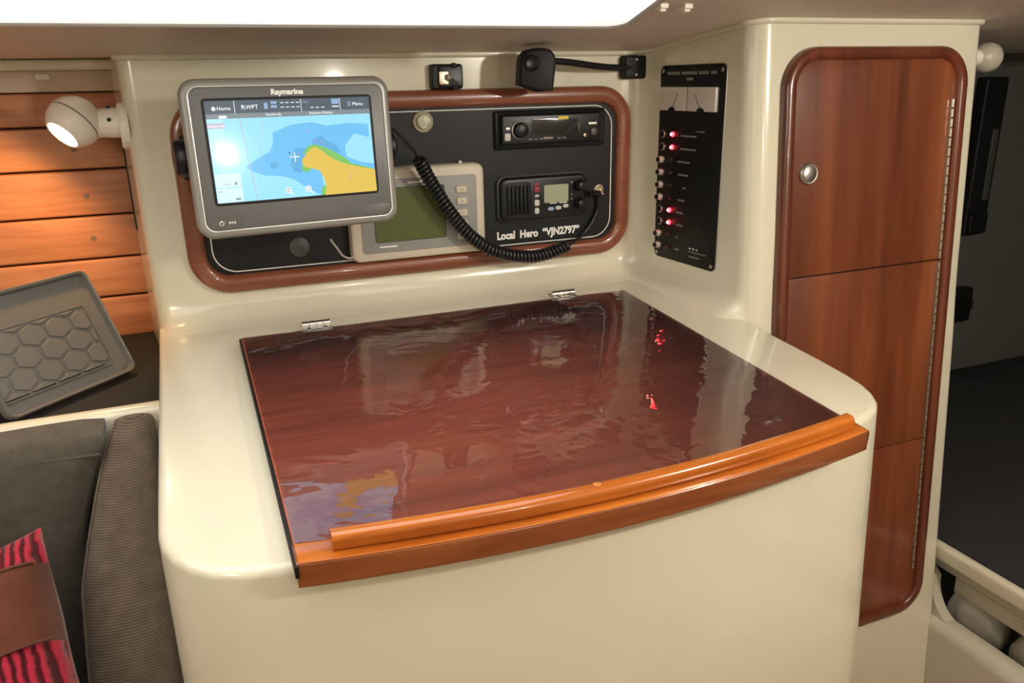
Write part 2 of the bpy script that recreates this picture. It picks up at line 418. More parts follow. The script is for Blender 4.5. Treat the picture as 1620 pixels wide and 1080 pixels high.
# ------------------------------------------------------------------ chart table
ct = thing('chart_table', 'cream moulded chart table with a hinged dark mahogany lid', 'table', (0.33, -0.25, FZ))
def tlocal(o):  # keep world coordinates for parts built in place
    o.parent = ct; o.location = Vector(o.location) - Vector(ct.location); return o
def outline(flare=0.0):
    P = [(-0.1145, 0.125), (-0.1145, -0.10), (-0.1145, -0.28), (-0.1145, -0.40), (-0.1140, -0.456)]
    # front left corner, bowed front, front right corner
    P += [(-0.1105, -0.480), (-0.1015, -0.502), (-0.0885, -0.521), (-0.070, -0.537), (-0.047, -0.5465), (-0.020, -0.553), (0.01, -0.557)]
    for k in range(1, 12):
        t = k / 12; x = 0.01 + (0.64 - 0.01) * t
        P.append((x, -0.556 - 0.022 * math.sin(PI * min(1, t)) + 0.028 * t * t))
    P += [(0.64, -0.528), (0.668, -0.523), (0.695, -0.515), (0.717, -0.504), (0.735, -0.488), (0.748, -0.468), (0.757, -0.443), (0.762, -0.41), (0.765, -0.36), (0.7665, -0.28), (0.766, -0.185), (0.766, 0.0), (0.766, 0.125)]
    return [(x + flare * max(0, (x - 0.3) / 0.46), y) for x, y in P]
o0 = outline()
rings = [[(x, y, FZ) for x, y in outline(0.05)], [(x, y, 0.3) for x, y in outline(0.028)]]
rb = 0.009
for k in range(6):
    a = PI / 2 * k / 5; d = rb * (1 - math.cos(a))
    rings.append([(x, y, zcount(y) - rb + rb * math.sin(a)) for x, y in inset(o0, d)])
# the outline runs anticlockwise seen from above
tlocal(obj('body', loft(rings), cream))

lid = None
LW = 0.64
def front_y(x):      # bowed front edge of the lid, local lid coordinates
    t = x / LW; return -0.5715 - 0.028 * max(0.0, math.sin(PI * t)) ** 0.85 + 0.006 * t
xsn = [LW * k / 28 for k in range(29)]
def lid_outline(back, off, x0=0.0, x1=LW, y_back=None):
    P = [(x, front_y(x) + off) for x in xsn if x0 <= x <= x1]
    return P
top = [(0.0, 0.0)] + [(x, front_y(x) + 0.003) for x in xsn] + [(LW, 0.0)]
rings = [[(x, y, -0.012) for x, y in top], [(x, y, -0.0008) for x, y in top]]
tp2 = inset(top, 0.0008); rings.append([(x, y, 0) for x, y in tp2])
lid = obj('lid', loft(rings), lid_wood, rot=(TILT, 0, 0), loc=(0, 0, 0.8)); tlocal(lid)
lid['label'] = 'dark mahogany lid under clear film'
# thin dark edging strip down the left side, seen against the counter
obj('edge_strip', box(-0.0035, 0.0, -0.574, 0.0, -0.0125, -0.0004, 0.0008), black_matte, lid)
obj('edge_strip', box(LW, LW + 0.0025, -0.566, 0.0, -0.0125, -0.0004, 0.0008), black_matte, lid)
# front edge bar, thicker than the lid, overhanging the cabinet face
def strip(y_off0, y_off1, z0, z1, x0, x1, bev, nx=40):
    rings = []
    for k in range(nx + 1):
        x = x0 + (x1 - x0) * k / nx; f = front_y(x)
        sec = rrect(abs(y_off1 - y_off0), z1 - z0, bev, 4, f + (y_off0 + y_off1) / 2, (z0 + z1) / 2)
        rings.append([(x, y, z) for y, z in sec])
    return loft(rings)
obj('front_edge', strip(0.0, 0.032, -0.025, 0.0006, -0.0015, LW + 0.003, 0.0022), edge_wood, lid)
obj('bar_top', strip(0.0006, 0.030, 0.0003, 0.0013, 0.0005, LW, 0.0005), bar_wood, lid)
fd = obj('fiddle_rail', strip(0.0095, 0.0265, 0.0008, 0.0185, 0.031, 0.624, 0.006), bar_wood, lid)
obj('plug', lathe([(0.004, 0), (0.004, 0.0004), (0.0001, 0.0006)], 14, 'z', c=(0.284, front_y(0.284) + 0.019, 0.0183)), mat('plug_pale', (0.52, 0.20, 0.05), 0.3), lid)
# clear vinyl sheet lying on the lid, gently rippled
nx, ny = 110, 90; rings = []
def rip(x, y, z0):
    p = Vector((x * 9.0, y * 13.0, 3.1)); q = Vector((x * 22.0, y * 30.0, 9.0))
    e = min(1.0, x / 0.01, (LW - x) / 0.01, -y / 0.01)
    return z0 + max(0.0, e) * (0.00045 * (1 + noise.noise(p)) + 0.00010 * noise.noise(q))
for j in range(ny + 1):
    row = []
    for i in range(nx + 1):
        x = 0.0008 + (LW - 0.0016) * i / nx; yf = front_y(x) + 0.0305
        y = -0.0006 + (yf + 0.0006) * j / ny
        row.append((x, y, rip(x, y, 0.0012)))
    rings.append(row)
fo = obj('clear_film', loft(rings, closed=False), film, lid, smooth=80); fo['label'] = 'rippled clear vinyl sheet'

# two butt hinges along the back edge of the lid
def hinge(x):
    h = obj('hinge', box(x - 0.0215, x + 0.0215, -0.012, 0.004, 0.0016, 0.0030, 0.0004), steel, lid)
    for k in range(4):
        a = x - 0.0215 + 0.043 * k / 4
        obj('knuckle', tube([(a + 0.0004, 0.007, 0.0055), (a + 0.0103, 0.007, 0.0055)], 0.0052, 12), steel, h)
    obj('leaf', box(x - 0.0215, x + 0.0215, 0.009, 0.024, -0.0008, 0.0024, 0.0006), steel, h)
    for s in (-1, 1): obj('screw', lathe([(0.0038, 0), (0.0038, 0.0008), (0.0001, 0.0020)], 12, 'z', c=(x + s * 0.0125, -0.0045, 0.0030)), steel, h)
    return h
hinge(0.110); hinge(0.527)

# ------------------------------------------------------------------ instrument panel in the back wall
ip = thing('instrument_panel', 'black instrument panel with rounded teak frame above the chart table', 'panel', (0.3265, YW, 0.9915))
fo_w, fo_h = 0.770, 0.299
opath = rrect(fo_w, fo_h, 0.062, 12)
obj('frame', sweep(opath, [(-q, y) for q, y in halfround(0.0, 0.029, 0.016, 0.0)] + [(-0.029, 0.002), (0, 0.002)]), teak, ip)
ipn = rrect(fo_w - 0.052, fo_h - 0.052, 0.040, 12)
obj('panel_board', plate(ipn, 0.002, -0.005), panel_black, ip)
pp = rrect(fo_w - 0.074, fo_h - 0.066, 0.036, 12)
obj('pinstripe', sweep(pp, [(-0.0009, -0.0049), (-0.0009, -0.0056), (0.0009, -0.0056), (0.0009, -0.0049)]), pin_white, ip)
def ipx(x): return x - 0.3265
def ipz(z): return z - 0.9915
tx = text('lettering', 'Local Hero "VJN2797"'.replace('Hero "', 'Hero  \u201c').replace('7"', '7\u201d').replace('Local ', 'Local  '), 0.0185, letter_white, ip, (ipx(0.5305), -0.0056, ipz(0.8915)), bold=0.0008, sx=1.0, depth=0.0002)
tx['label'] = 'white lettering'
wdt = max(v.co.x for v in tx.data.vertices) - min(v.co.x for v in tx.data.vertices)
for v in tx.data.vertices: v.co.x *= 0.161 / wdt
for cx, cz, r in ((0.215, 0.892, 0.0135), (0.110, 0.905, 0.016)):
    obj('blanking_plug', lathe([(r, 0), (r, 0.0022), (r * 0.93, 0.003), (0.0001, 0.0031)], 30, c=(ipx(cx), -0.005, ipz(cz))), speckle('blank_grey_%d' % int(cx * 1000), (0.055, 0.055, 0.052), 0.5, 300, 0.15, 0.1), ip)
for x in (0.46, 0.66): obj('scratch', plate([(ipx(x) - 0.14, ipz(1.1215)), (ipx(x) + 0.0, ipz(1.1215)), (ipx(x), ipz(1.1225)), (ipx(x) - 0.14, ipz(1.1225))][::1], -0.0035, -0.0052), print_grey, ip) if x > 0.5 else None
for x, z in ((0.363, 1.1035), (0.352, 1.100)): obj('scuff', plate(rrect(0.0016, 0.005, 0.0007), -0.005, -0.0053), pin_white, ip)

YP = YW - 0.005     # face of the black board
# round cream push button
bt = thing('push_button', 'round cream push button in a ring on the black panel', 'button', (0.3252, YP, 1.0915))
obj('ring', lathe([(0.0172, 0), (0.0172, 0.003), (0.0150, 0.0052), (0.0128, 0.0045), (0.0001, 0.0045)], 32), speckle('ring_cream', (0.42, 0.38, 0.26), 0.5), bt)
obj('button_cap', lathe([(0.0124, 0.004), (0.0124, 0.0065), (0.011, 0.009), (0.006, 0.0105), (0.0001, 0.0108)], 32), speckle('cap_cream', (0.60, 0.57, 0.42), 0.4, 120, 0.15), bt)
for a in (-0.4, -0.9, -2.3, 3.4): obj('speck', plate(circ(0.0011, 8, 0.0095 * math.cos(a), 0.0095 * math.sin(a)), -0.0085, -0.0098), mat('green_speck%d' % int(a * 10), (0.12, 0.22, 0.05), 0.6), bt)

# beige radar display partly behind the plotter
rd = thing('radar_display', 'beige instrument display with olive screen behind the chart plotter', 'display', (0.306, YP, 0.948))
W2, H2 = 0.231, 0.150
obj('housing', plate(rrect(W2, H2, 0.014, 8), 0, -0.022, 0.006), beige_plastic, rd)
obj('face', plate(rrect(0.199, 0.119, 0.006, 5, 0.001, -0.002), -0.0215, -0.0228, 0.0004), grey_face, rd)
scr = obj('screen', plate(rrect(0.118, 0.0855, 0.002, 3, -0.016, 0.000), -0.0222, -0.0232), lcd_olive, rd)
obj('screen_rim', sweep(rrect(0.118, 0.0855, 0.002, 3, -0.016, 0.0), [(0, -0.0225), (0, -0.0238), (0.0014, -0.0238), (0.0014, -0.0225)]), mat('rim_dark', (0.05, 0.05, 0.04), 0.5), scr)
for k in range(5):
    z = 0.034 - 0.0195 * k
    bb = obj('key', plate(rrect(0.0185, 0.0115, 0.002, 3, 0.0735, z), -0.0225, -0.0262, 0.0012), beige_plastic, rd)
    obj('key_mark', plate(rrect(0.006, 0.0012, 0.0004, 2, 0.0735, z), -0.0260, -0.0264), print_grey, bb)
obj('print_mark', plate(rrect(0.026, 0.003, 0.001, 3, -0.005, 0.0505), -0.0225, -0.0230), letter_white, rd)
obj('print_mark', plate(rrect(0.030, 0.0025, 0.001, 3, -0.0555, -0.0515), -0.0225, -0.0230), letter_white, rd)
obj('mounting_lug', lathe([(0.0028, 0), (0.0028, 0.004), (0.0001, 0.0055)], 12, c=(0.078, -0.006, 0.0765)), pin_white, rd)

# car radio
cr = thing('car_radio', 'black car radio with round knob and yellow tag in the panel', 'radio', (0.553, YP, 1.0725))
path = rrect(0.207, 0.064, 0.005, 4)
obj('trim_ring', sweep(path, [(0, 0), (0, -0.007), (-0.003, -0.009), (-0.009, -0.006), (-0.010, 0)]), black_plastic, cr)
obj('faceplate', plate(rrect(0.187, 0.049, 0.004, 4), 0, -0.011, 0.003), black_plastic, cr)
obj('display_window', plate(rrect(0.088, 0.026, 0.002, 3, 0.005, 0.004), -0.010, -0.0118, 0.0004), mat('glass_dark', (0.02, 0.021, 0.02), 0.12, coat=0.6), cr)
kn = obj('volume_knob', lathe([(0.0135, 0.010), (0.0135, 0.016), (0.0120, 0.0215), (0.0085, 0.023), (0.0001, 0.0232)], 32, c=(-0.061, 0, -0.0005)), black_plastic, cr)
obj('knob_ring', lathe([(0.0152, 0.0095), (0.0152, 0.0125), (0.0140, 0.0135), (0.0001, 0.0135)], 32, c=(-0.061, 0, -0.0005)), steel_dull, kn)
obj('tag_sticker', plate(rrect(0.0195, 0.0052, 0.001, 2, 0.0205, 0.0175), -0.0108, -0.0122), yellow_tag, cr)
obj('grey_key', plate(rrect(0.0105, 0.0125, 0.002, 3, -0.084, -0.011), -0.0108, -0.0135, 0.001), pale_key, cr)
obj('small_key', plate(rrect(0.0075, 0.005, 0.001, 3, -0.0835, 0.0025), -0.0108, -0.0130, 0.0006), steel_dull, cr)
obj('bright_key', plate(rrect(0.0195, 0.0045, 0.0015, 3, -0.0085, -0.0155), -0.0108, -0.0128, 0.0006), mat('mauve_key', (0.20, 0.16, 0.15), 0.4), cr)
for x in (-0.042, -0.032, -0.022, 0.012, 0.022): obj('preset_key', plate(rrect(0.008, 0.0035, 0.001, 3, x, -0.0165), -0.0108, -0.0122, 0.0004), key_grey, cr)
obj('divider', plate(rrect(0.0035, 0.013, 0.001, 3, 0.050, 0.001), -0.0108, -0.0135, 0.0008), key_grey, cr)
obj('usb_port_cover', plate(rrect(0.017, 0.005, 0.001, 3, 0.077, 0.006), -0.0108, -0.0135, 0.0008), steel_dull, cr)
obj('side_key', plate(rrect(0.012, 0.012, 0.004, 4, 0.080, -0.008), -0.0108, -0.0132, 0.0008), key_grey, cr)
obj('aux_socket', lathe([(0.0032, 0.0105), (0.0032, 0.0128), (0.0018, 0.0132), (0.0016, 0.012), (0.0001, 0.012)], 16, c=(0.0625, 0, -0.0135)), brass, cr)

# VHF radio
vh = thing('vhf_radio', 'black marine VHF radio with grey screen below the car radio', 'radio', (0.536, YP, 0.9555))
vp = rrect(0.166, 0.076, 0.013, 6)
obj('housing', plate(vp, 0, -0.016, 0.005), black_plastic, vh)
obj('flange', sweep(vp, [(0.003, 0), (0.003, -0.006), (0.0, -0.0075), (-0.004, -0.006), (-0.004, 0)]), speckle('flange_grey', (0.045, 0.045, 0.043), 0.35), vh)
grl = obj('speaker_grille', plate(rrect(0.048, 0.060, 0.006, 4, -0.051, 0.0), -0.0155, -0.0175, 0.001), black_matte, vh)
for k in range(6): obj('grille_bar', plate(rrect(0.0048, 0.050, 0.0022, 3, -0.0695 + 0.0075 * k, -0.0005), -0.017, -0.0212, 0.0016), black_plastic, grl)
s2 = obj('screen', plate(rrect(0.0470, 0.0310, 0.002, 3, 0.0215, 0.0065), -0.0155, -0.0172), lcd_grey, vh)
for x, w_ in ((0.016, 0.014), (0.035, 0.015)): obj('print_mark', plate(rrect(w_, 0.0014, 0.0004, 2, x, -0.0105), -0.0155, -0.0166), letter_white, vh)
obj('distress_key', plate(rrect(0.0105, 0.0095, 0.002, 3, -0.0160, 0.0155), -0.0155, -0.0182, 0.001), red_key, vh)
obj('red_cover', plate(rrect(0.010, 0.0055, 0.002, 3, -0.0160, 0.0245), -0.0155, -0.0175, 0.001), red_key, vh)
for x, z, w_, h_, mm in ((-0.0160, 0.0045, 0.0085, 0.0050, pale_key), (-0.0160, -0.0075, 0.0095, 0.0110, pale_key), (-0.0160, -0.0215, 0.0085, 0.0105, pale_key),
                         (0.011, -0.0200, 0.0115, 0.0065, blue_key), (0.0255, -0.0190, 0.0115, 0.0065, pale_key), (0.0400, -0.0165, 0.0105, 0.0065, pale_key)):
    obj('key', plate(rrect(w_, h_, 0.0026, 4, x, z), -0.0155, -0.0185, 0.0012), mm, vh)
for z in (0.0185, -0.013):
    k_ = obj('knob', lathe([(0.0098, 0.015), (0.0098, 0.021), (0.0082, 0.031), (0.0065, 0.033), (0.0001, 0.0333)], 24, c=(0.066, 0, z)), black_plastic, vh)
    obj('knob_mark', plate(rrect(0.0012, 0.005, 0.0004, 2, 0.061, z + 0.003), -0.031, -0.0336), steel_dull, k_)
for z in (0.024, 0.003, -0.005): obj('indicator', plate(circ(0.0011, 10, 0.0515, z), -0.0155, -0.0172), steel_dull, vh)

# brass socket with the microphone plug, and its cable
sk = thing('cable_socket', 'round brass cable socket beside the VHF radio', 'socket', (0.6505, YP, 0.9605))
obj('nut', lathe([(0.0078, 0), (0.0078, 0.005), (0.0062, 0.0065), (0.0036, 0.0065), (0.0034, 0.003), (0.0001, 0.003)], 8), brass, sk)
obj('pin', lathe([(0.0020, 0.002), (0.0020, 0.0075), (0.0001, 0.008)], 12), brass, sk)
obj('washer', lathe([(0.0094, -0.0004), (0.0094, 0.0012), (0.0001, 0.0014)], 24), steel_dull, sk)
pc = thing('indicator_light', 'small pink-tinted indicator beside the brass socket', 'indicator', (0.6585, YP, 0.9525))
obj('lens', lathe([(0.0022, 0), (0.0022, 0.0015), (0.0001, 0.003)], 12), mat('pink_lens', (0.7, 0.45, 0.45), 0.3), pc)

# coiled microphone cord sagging from behind the plotter to the socket
cc = thing('coiled_cord', 'black coiled cord sagging from the plotter across the panel', 'cord', (0.45, 0.09, 0.86))
off = Vector(cc.location)
lead = catmull([(0.18, -0.02, 1.098), (0.225, -0.015, 1.094), (0.2505, 0.0, 1.084), (0.275, 0.025, 1.063), (0.297, 0.048, 1.040)], 8)
obj('lead', tube([p - off for p in lead], 0.0031, 10), cord_black, cc)
axis = catmull([(0.297, 0.048, 1.040), (0.3115, 0.056, 1.012), (0.3275, 0.060, 0.985), (0.3425, 0.062, 0.960), (0.3605, 0.065, 0.935), (0.3775, 0.067, 0.914), (0.3985, 0.069, 0.895), (0.424, 0.071, 0.8785), (0.4515, 0.074, 0.8675), (0.481, 0.077, 0.8605), (0.5115, 0.080, 0.8575), (0.545, 0.083, 0.8615), (0.5725, 0.086, 0.8685)], 24)
# arc-length resample, then helix
L_ = [0.0]
for a, b in zip(axis, axis[1:]): L_.append(L_[-1] + (b - a).length)
tot = L_[-1]; pitch = 0.0074; turns = tot / pitch; NS = int(turns * 14)
helix = []; i = 0; up = Vector((0, -1, 0))
for k in range(NS + 1):
    s = tot * k / NS
    while i < len(L_) - 2 and L_[i + 1] < s: i += 1
    t = (s - L_[i]) / max(1e-9, L_[i + 1] - L_[i]); p = axis[i].lerp(axis[i + 1], t); tg = (axis[i + 1] - axis[i]).normalized()
    up = (up - tg * up.dot(tg)).normalized(); bb = tg.cross(up); a = 2 * PI * turns * k / NS
    helix.append(p + (up * math.cos(a) + bb * math.sin(a)) * 0.0086 - off)
obj('coil', tube(helix, 0.0032, 7), cord_black, cc, smooth=80)
tail = catmull([axis[-1], (0.586, 0.090, 0.873), (0.610, 0.103, 0.8815), (0.632, 0.107, 0.901), (0.645, 0.107, 0.926), (0.6455, 0.104, 0.950), (0.640, 0.095, 0.9575), (0.616, 0.088, 0.959)], 10)
obj('tail', tube([p - off for p in tail], 0.0032, 10), cord_black, cc)
obj('strain_relief', tube([p - off for p in tail[-16:]], [0.0036 + 0.0012 * k / 15 for k in range(16)], 12), black_plastic, cc)

# ------------------------------------------------------------------ chart plotter on its bracket
PR = Matrix(((0.9932, -0.1159, -0.0069), (0.1161, 0.9914, 0.0609), (-0.0002, -0.0613, 0.9981)))
cp = thing('chart_plotter', 'grey chart plotter with a lit blue sea chart on its screen', 'plotter', (0.0929, -0.1012, 1.0661), PR.to_euler())
PW, PH = 0.265, 0.1927
po = rrect(PW, PH, 0.020, 10)
# back shell, silver rim, bright line, dark bezel face
rings = []
for ins, y in ((0.045, 0.058), (0.030, 0.054), (0.012, 0.036), (0.002, 0.022), (0.0, 0.014), (0.0, 0.006), (0.0015, 0.0015), (0.004, -0.0005)):
    q = rrect(PW - 2 * ins, PH - 2 * ins, max(0.004, 0.020 - ins * 0.4), 10); rings.append([(x, y, z) for x, z in q])
obj('housing', loft(rings), black_matte, cp)
obj('rim', sweep(po, [(0, 0.012), (0.0004, 0.004), (-0.001, 0.0), (-0.004, -0.0022), (-0.0085, -0.0022), (-0.0105, -0.0005), (-0.0105, 0.010)]), bezel_silver, cp)
obj('rim_line', sweep(rrect(PW - 0.0185, PH - 0.0185, 0.0125, 10), [(-0.0006, -0.0008), (-0.0004, -0.0026), (0.0006, -0.0028), (0.0012, -0.0018)]), bezel_line, cp)
obj('bezel', plate(rrect(PW - 0.0195, PH - 0.0195, 0.012, 10), 0.004, -0.0018, 0.0012), bezel_grey, cp)
SX0, SX1, SZ0, SZ1 = -0.1062, 0.1034, -0.0532, 0.0705
obj('screen_rim', sweep(rrect(SX1 - SX0, SZ1 - SZ0, 0.002, 3, (SX0 + SX1) / 2, (SZ0 + SZ1) / 2), [(-0.0005, -0.0015), (-0.0005, -0.0022), (0.002, -0.0024), (0.0032, -0.0017)]), black_matte, cp)
sc = obj('screen', plate(rrect(SX1 - SX0, SZ1 - SZ0, 0.0015, 3, (SX0 + SX1) / 2, (SZ0 + SZ1) / 2), 0.0, -0.0020), SC['water'], cp)
sc['label'] = 'lit sea chart display'
YS = -0.0020
def patch(nm, pts, k, lv): return obj(nm, flat(pts, YS - 0.00006 * lv), SC[k], sc, smooth=0)
def rect(x0, x1, z0, z1): return [(x0, z0), (x1, z0), (x1, z1), (x0, z1)]
land = [(0.0054, -0.0058), (0.0094, -0.0016), (0.0173, 0.0069), (0.0234, 0.0099), (0.0311, 0.0061), (0.0418, -0.0035), (0.0553, -0.0112), (0.0669, -0.0154), (0.0836, -0.0199), (0.1031, -0.0242), (0.1033, -0.0530), (0.0316, -0.0530), (0.0341, -0.0418), (0.0318, -0.0302), (0.027, -0.0207), (0.0168, -0.0173), (0.0089, -0.0155), (0.0055, -0.0114)]
green = [(0.0066, 0.0006), (0.0150, 0.0108), (0.0236, 0.0130), (0.0361, 0.0092), (0.0495, 0.0021), (0.063, -0.0067), (0.0719, -0.0146), (0.0886, -0.0192), (0.1031, -0.0236), (0.1031, -0.026), (0.0834, -0.0242), (0.0551, -0.0155), (0.0416, -0.0078), (0.0242, 0.0045)]
deep = [(-0.0653, -0.0102), (-0.0534, -0.0022), (-0.0347, 0.0065), (-0.0291, 0.016), (-0.0274, 0.03), (-0.004, 0.0387), (0.0235, 0.0409), (0.0415, 0.0357), (0.0701, 0.0379), (0.0985, 0.0356), (0.0993, 0.0184), (0.0783, 0.024), (0.0646, 0.0088), (0.0656, -0.005), (0.0843, -0.013), (0.1026, -0.0165), (0.1031, -0.033), (0.063, -0.0301), (0.0297, -0.0278), (0.0316, -0.0530), (0.0269, -0.0530), (0.0093, -0.0422), (-0.0077, -0.0296), (-0.0251, -0.0239), (-0.0428, -0.0226), (-0.0575, -0.0172)]
patch('deep_water', deep, 'deep', 1)
patch('shoal', [(-0.0353, -0.0066), (-0.0263, -0.0061), (-0.0272, -0.0138), (-0.0319, -0.0152), (-0.0354, -0.0132)], 'deeper', 2)
patch('shoal', [(-0.0098, -0.0093), (-0.0032, 0.008), (0.0061, 0.0097), (0.0127, 0.0071), (0.0076, -0.0172), (0.0023, -0.0224), (-0.0065, -0.0196)], 'deeper', 2)
patch('shoal', [(0.0208, 0.0178), (0.0331, 0.0239), (0.0417, 0.0168), (0.0539, 0.0094), (0.0577, 0.0001), (0.0494, 0.0006), (0.036, 0.0081), (0.0224, 0.0111)], 'deeper', 2)
patch('drying_bank', green, 'green', 3)
patch('drying_bank', [(0.0040, -0.0130), (0.0050, -0.0200), (0.0129, -0.0213), (0.0180, -0.0165)], 'green', 3)
patch('drying_bank', [(0.0275, -0.0436), (0.033, -0.0390), (0.035, -0.0530), (0.027, -0.0530)], 'green', 3)
patch('land', land, 'land', 4)
patch('pale_water', [(-0.1058, 0.0490), (-0.087, 0.0490), (-0.088, 0.020), (-0.096, 0.012), (-0.1060, 0.014)], 'pale', 1)
patch('track_line', [(-0.0668, 0.0487), (-0.0656, 0.0487), (-0.0608, -0.0039), (-0.0561, -0.0526), (-0.0572, -0.0526), (-0.0618, -0.0039)], 'line', 5)
patch('meridian', [(-0.0394, 0.0487), (-0.0390, 0.0487), (-0.0531, -0.0529), (-0.0535, -0.0529)], 'line', 5)
patch('header_bar', rect(SX0 + 0.0004, SX1 - 0.0004, 0.0548, SZ1 - 0.0003), 'bar', 6)
patch('header_bar', rect(SX0 + 0.0004, SX1 - 0.0004, 0.0490, 0.0548), 'bar2', 6)
for x in (-0.0706, 0.0121, 0.0632): patch('divider', rect(x - 0.0003, x + 0.0003, 0.0545, 0.0700), 'white', 7)
def st(s, x, z, size, k='white', al='CENTER', bold=0.0): text('screen_text', s, size, SC[k], sc, (x, YS - 0.0006, z), bold=bold, align=al)
st('Home', -0.0835, 0.0610, 0.0066); st('WPT', -0.0495, 0.0617, 0.0072); st('Menu', 0.0870, 0.0617, 0.0066)
st('North-Up', -0.0239, 0.0520, 0.0048); st('Relative Motion', 0.0371, 0.0520, 0.0048); st('Time', 0.0175, 0.0660, 0.0040, 'icon')
patch('tag_box', rect(-0.1055, -0.0855, 0.0375, 0.0440), 'tag', 6); st('Western Ral', -0.0955, 0.0405, 0.0039)
patch('home_icon', [(-0.0985, 0.0612), (-0.0955, 0.0640), (-0.0925, 0.0612), (-0.0935, 0.0612), (-0.0935, 0.0588), (-0.0975, 0.0588), (-0.0975, 0.0612)], 'white', 7)
patch('flag_icon', [(-0.0620, 0.0645), (-0.0595, 0.0645), (-0.0590, 0.0625), (-0.0575, 0.0595), (-0.0585, 0.0595), (-0.0600, 0.0620), (-0.0613, 0.0620), (-0.0613, 0.0595), (-0.0620, 0.0595)], 'white', 7)
patch('signal_icon', rect(-0.0345, -0.0300, 0.0590, 0.0665), 'icon', 7)
for z in (0.0600, 0.0648): patch('field_box', rect(-0.0260, -0.0185, z, z + 0.0032), 'icon', 7)
for z in (0.0600, 0.0655):
    for x in (-0.0140, -0.0075, -0.0005, 0.0060): patch('dash', rect(x, x + 0.0042, z, z + 0.0009), 'white', 7)
for x in (0.0240, 0.0310, 0.0380): patch('dash', rect(x, x + 0.0042, 0.0585, 0.0594), 'white', 7)
patch('field_box', rect(0.0520, 0.0618, 0.0625, 0.0690), 'icon', 7); patch('dash', rect(0.0525, 0.0615, 0.0588, 0.0602), 'white', 7)
for z in (0.0600, 0.0620, 0.0640): patch('menu_icon', rect(0.0735, 0.0775, z, z + 0.0009), 'line', 7)
patch('chart_tab', rect(-0.0905, -0.0815, 0.0495, 0.0525), 'white', 7)
patch('data_box', rect(-0.1052, -0.0735, -0.0342, -0.0172), 'box', 6); patch('data_box', rect(-0.1052, -0.0735, -0.0524, -0.0352), 'box', 6)
patch('dash', rect(-0.0955, -0.0875, -0.0305, -0.0299), 'boxdark', 7); patch('dash', rect(-0.0820, -0.0790, -0.0312, -0.0278), 'boxdark', 7)
patch('dash', rect(-0.0830, -0.0770, -0.0500, -0.0475), 'boxdark', 7); patch('dash', rect(-0.1040, -0.0980, -0.0395, -0.0380), 'line', 7)
patch('cursor', rect(-0.0095, 0.0032, -0.0020, -0.0010), 'white', 8); patch('cursor', rect(-0.0037, -0.0027, -0.0078, 0.0048), 'white', 8)
patch('boat_mark', rect(-0.0105, -0.0085, 0.0030, 0.0048), 'dark', 8)
for x, z in ((0.0172, 0.0300), (0.0250, 0.0178), (0.0345, 0.0155), (0.0690, -0.0310)): patch('hazard_mark', circ(0.0013, 8, x, z), 'pink', 8)
for x, plus in ((-0.0162, 0), (0.0098, 1)):
    patch('zoom_icon', circ(0.0040, 16, x, -0.0430), 'white', 7); patch('zoom_icon', circ(0.0031, 16, x, -0.0430), 'line', 8)
    patch('zoom_icon', rect(x - 0.0021, x + 0.0021, -0.0435, -0.0425), 'white', 9)
    if plus: patch('zoom_icon', rect(x - 0.0005, x + 0.0005, -0.0451, -0.0409), 'white', 9)
    patch('zoom_icon', [(x + 0.0025, -0.0464), (x + 0.0034, -0.0455), (x + 0.0066, -0.0487), (x + 0.0057, -0.0496)], 'white', 7)
bn = text('brand_lettering', 'Raymarine', 0.0092, letter_white, cp, (-0.0038, -0.0021, 0.0790), bold=0.0004, depth=0.0002)
wdt = max(v.co.x for v in bn.data.vertices) - min(v.co.x for v in bn.data.vertices)
for v in bn.data.vertices: v.co.x *= 0.0405 / wdt
# power key block and card door, outlined by recessed joints
pk = obj('power_key', plate([(-0.1215, -0.0695), (-0.1215, -0.0775), (-0.117, -0.0838), (-0.110, -0.0862), (-0.0805, -0.0862), (-0.0805, -0.0695)][::-1], -0.001, -0.0030, 0.0006), key_grey, cp)
obj('power_icon', sweep(circ(0.0026, 18, -0.1045, -0.0775), [(-0.0003, -0.0029), (-0.0003, -0.0032), (0.0003, -0.0032), (0.0003, -0.0029)]), letter_white, pk)
obj('power_icon', plate(rrect(0.0007, 0.003, 0.0002, 2, -0.1045, -0.0755), -0.0029, -0.00325), letter_white, pk)
for x, h in ((-0.0950, 0.0034), (-0.0935, 0.0024), (-0.0915, 0.0032), (-0.0895, 0.0024), (-0.0880, 0.0034)): obj('swipe_icon', plate(rrect(0.0007, h, 0.0002, 2, x, -0.0775), -0.0029, -0.0032), letter_white, pk)
obj('card_door', plate([(0.0840, -0.0703), (0.0840, -0.0862), (0.112, -0.0862), (0.119, -0.0838), (0.1225, -0.0775), (0.1225, -0.0703)], -0.001, -0.0024, 0.0005), bezel_grey, cp)
# trunnion bracket: two arms, knobs and a foot on the panel
for s in (-1, 1):
    kb = obj('bracket_knob', lathe([(0.022, 0), (0.023, 0.003), (0.023, 0.012), (0.019, 0.016), (0.0001, 0.0165)], 20, '-x', c=(-0.1290, 0.034, 0.004)), black_plastic, cp)
    if s > 0:
        for v in kb.data.vertices: v.co.x = -v.co.x
        kb.data.flip_normals()
    sx = s
    obj('bracket_arm', box(min(sx * 0.118, sx * 0.1245), max(sx * 0.118, sx * 0.1245), 0.026, 0.194, -0.016, 0.020, 0.003), black_matte, cp)
obj('bracket_foot', box(-0.118, 0.118, 0.186, 0.194, -0.030, 0.032, 0.003), black_matte, cp)

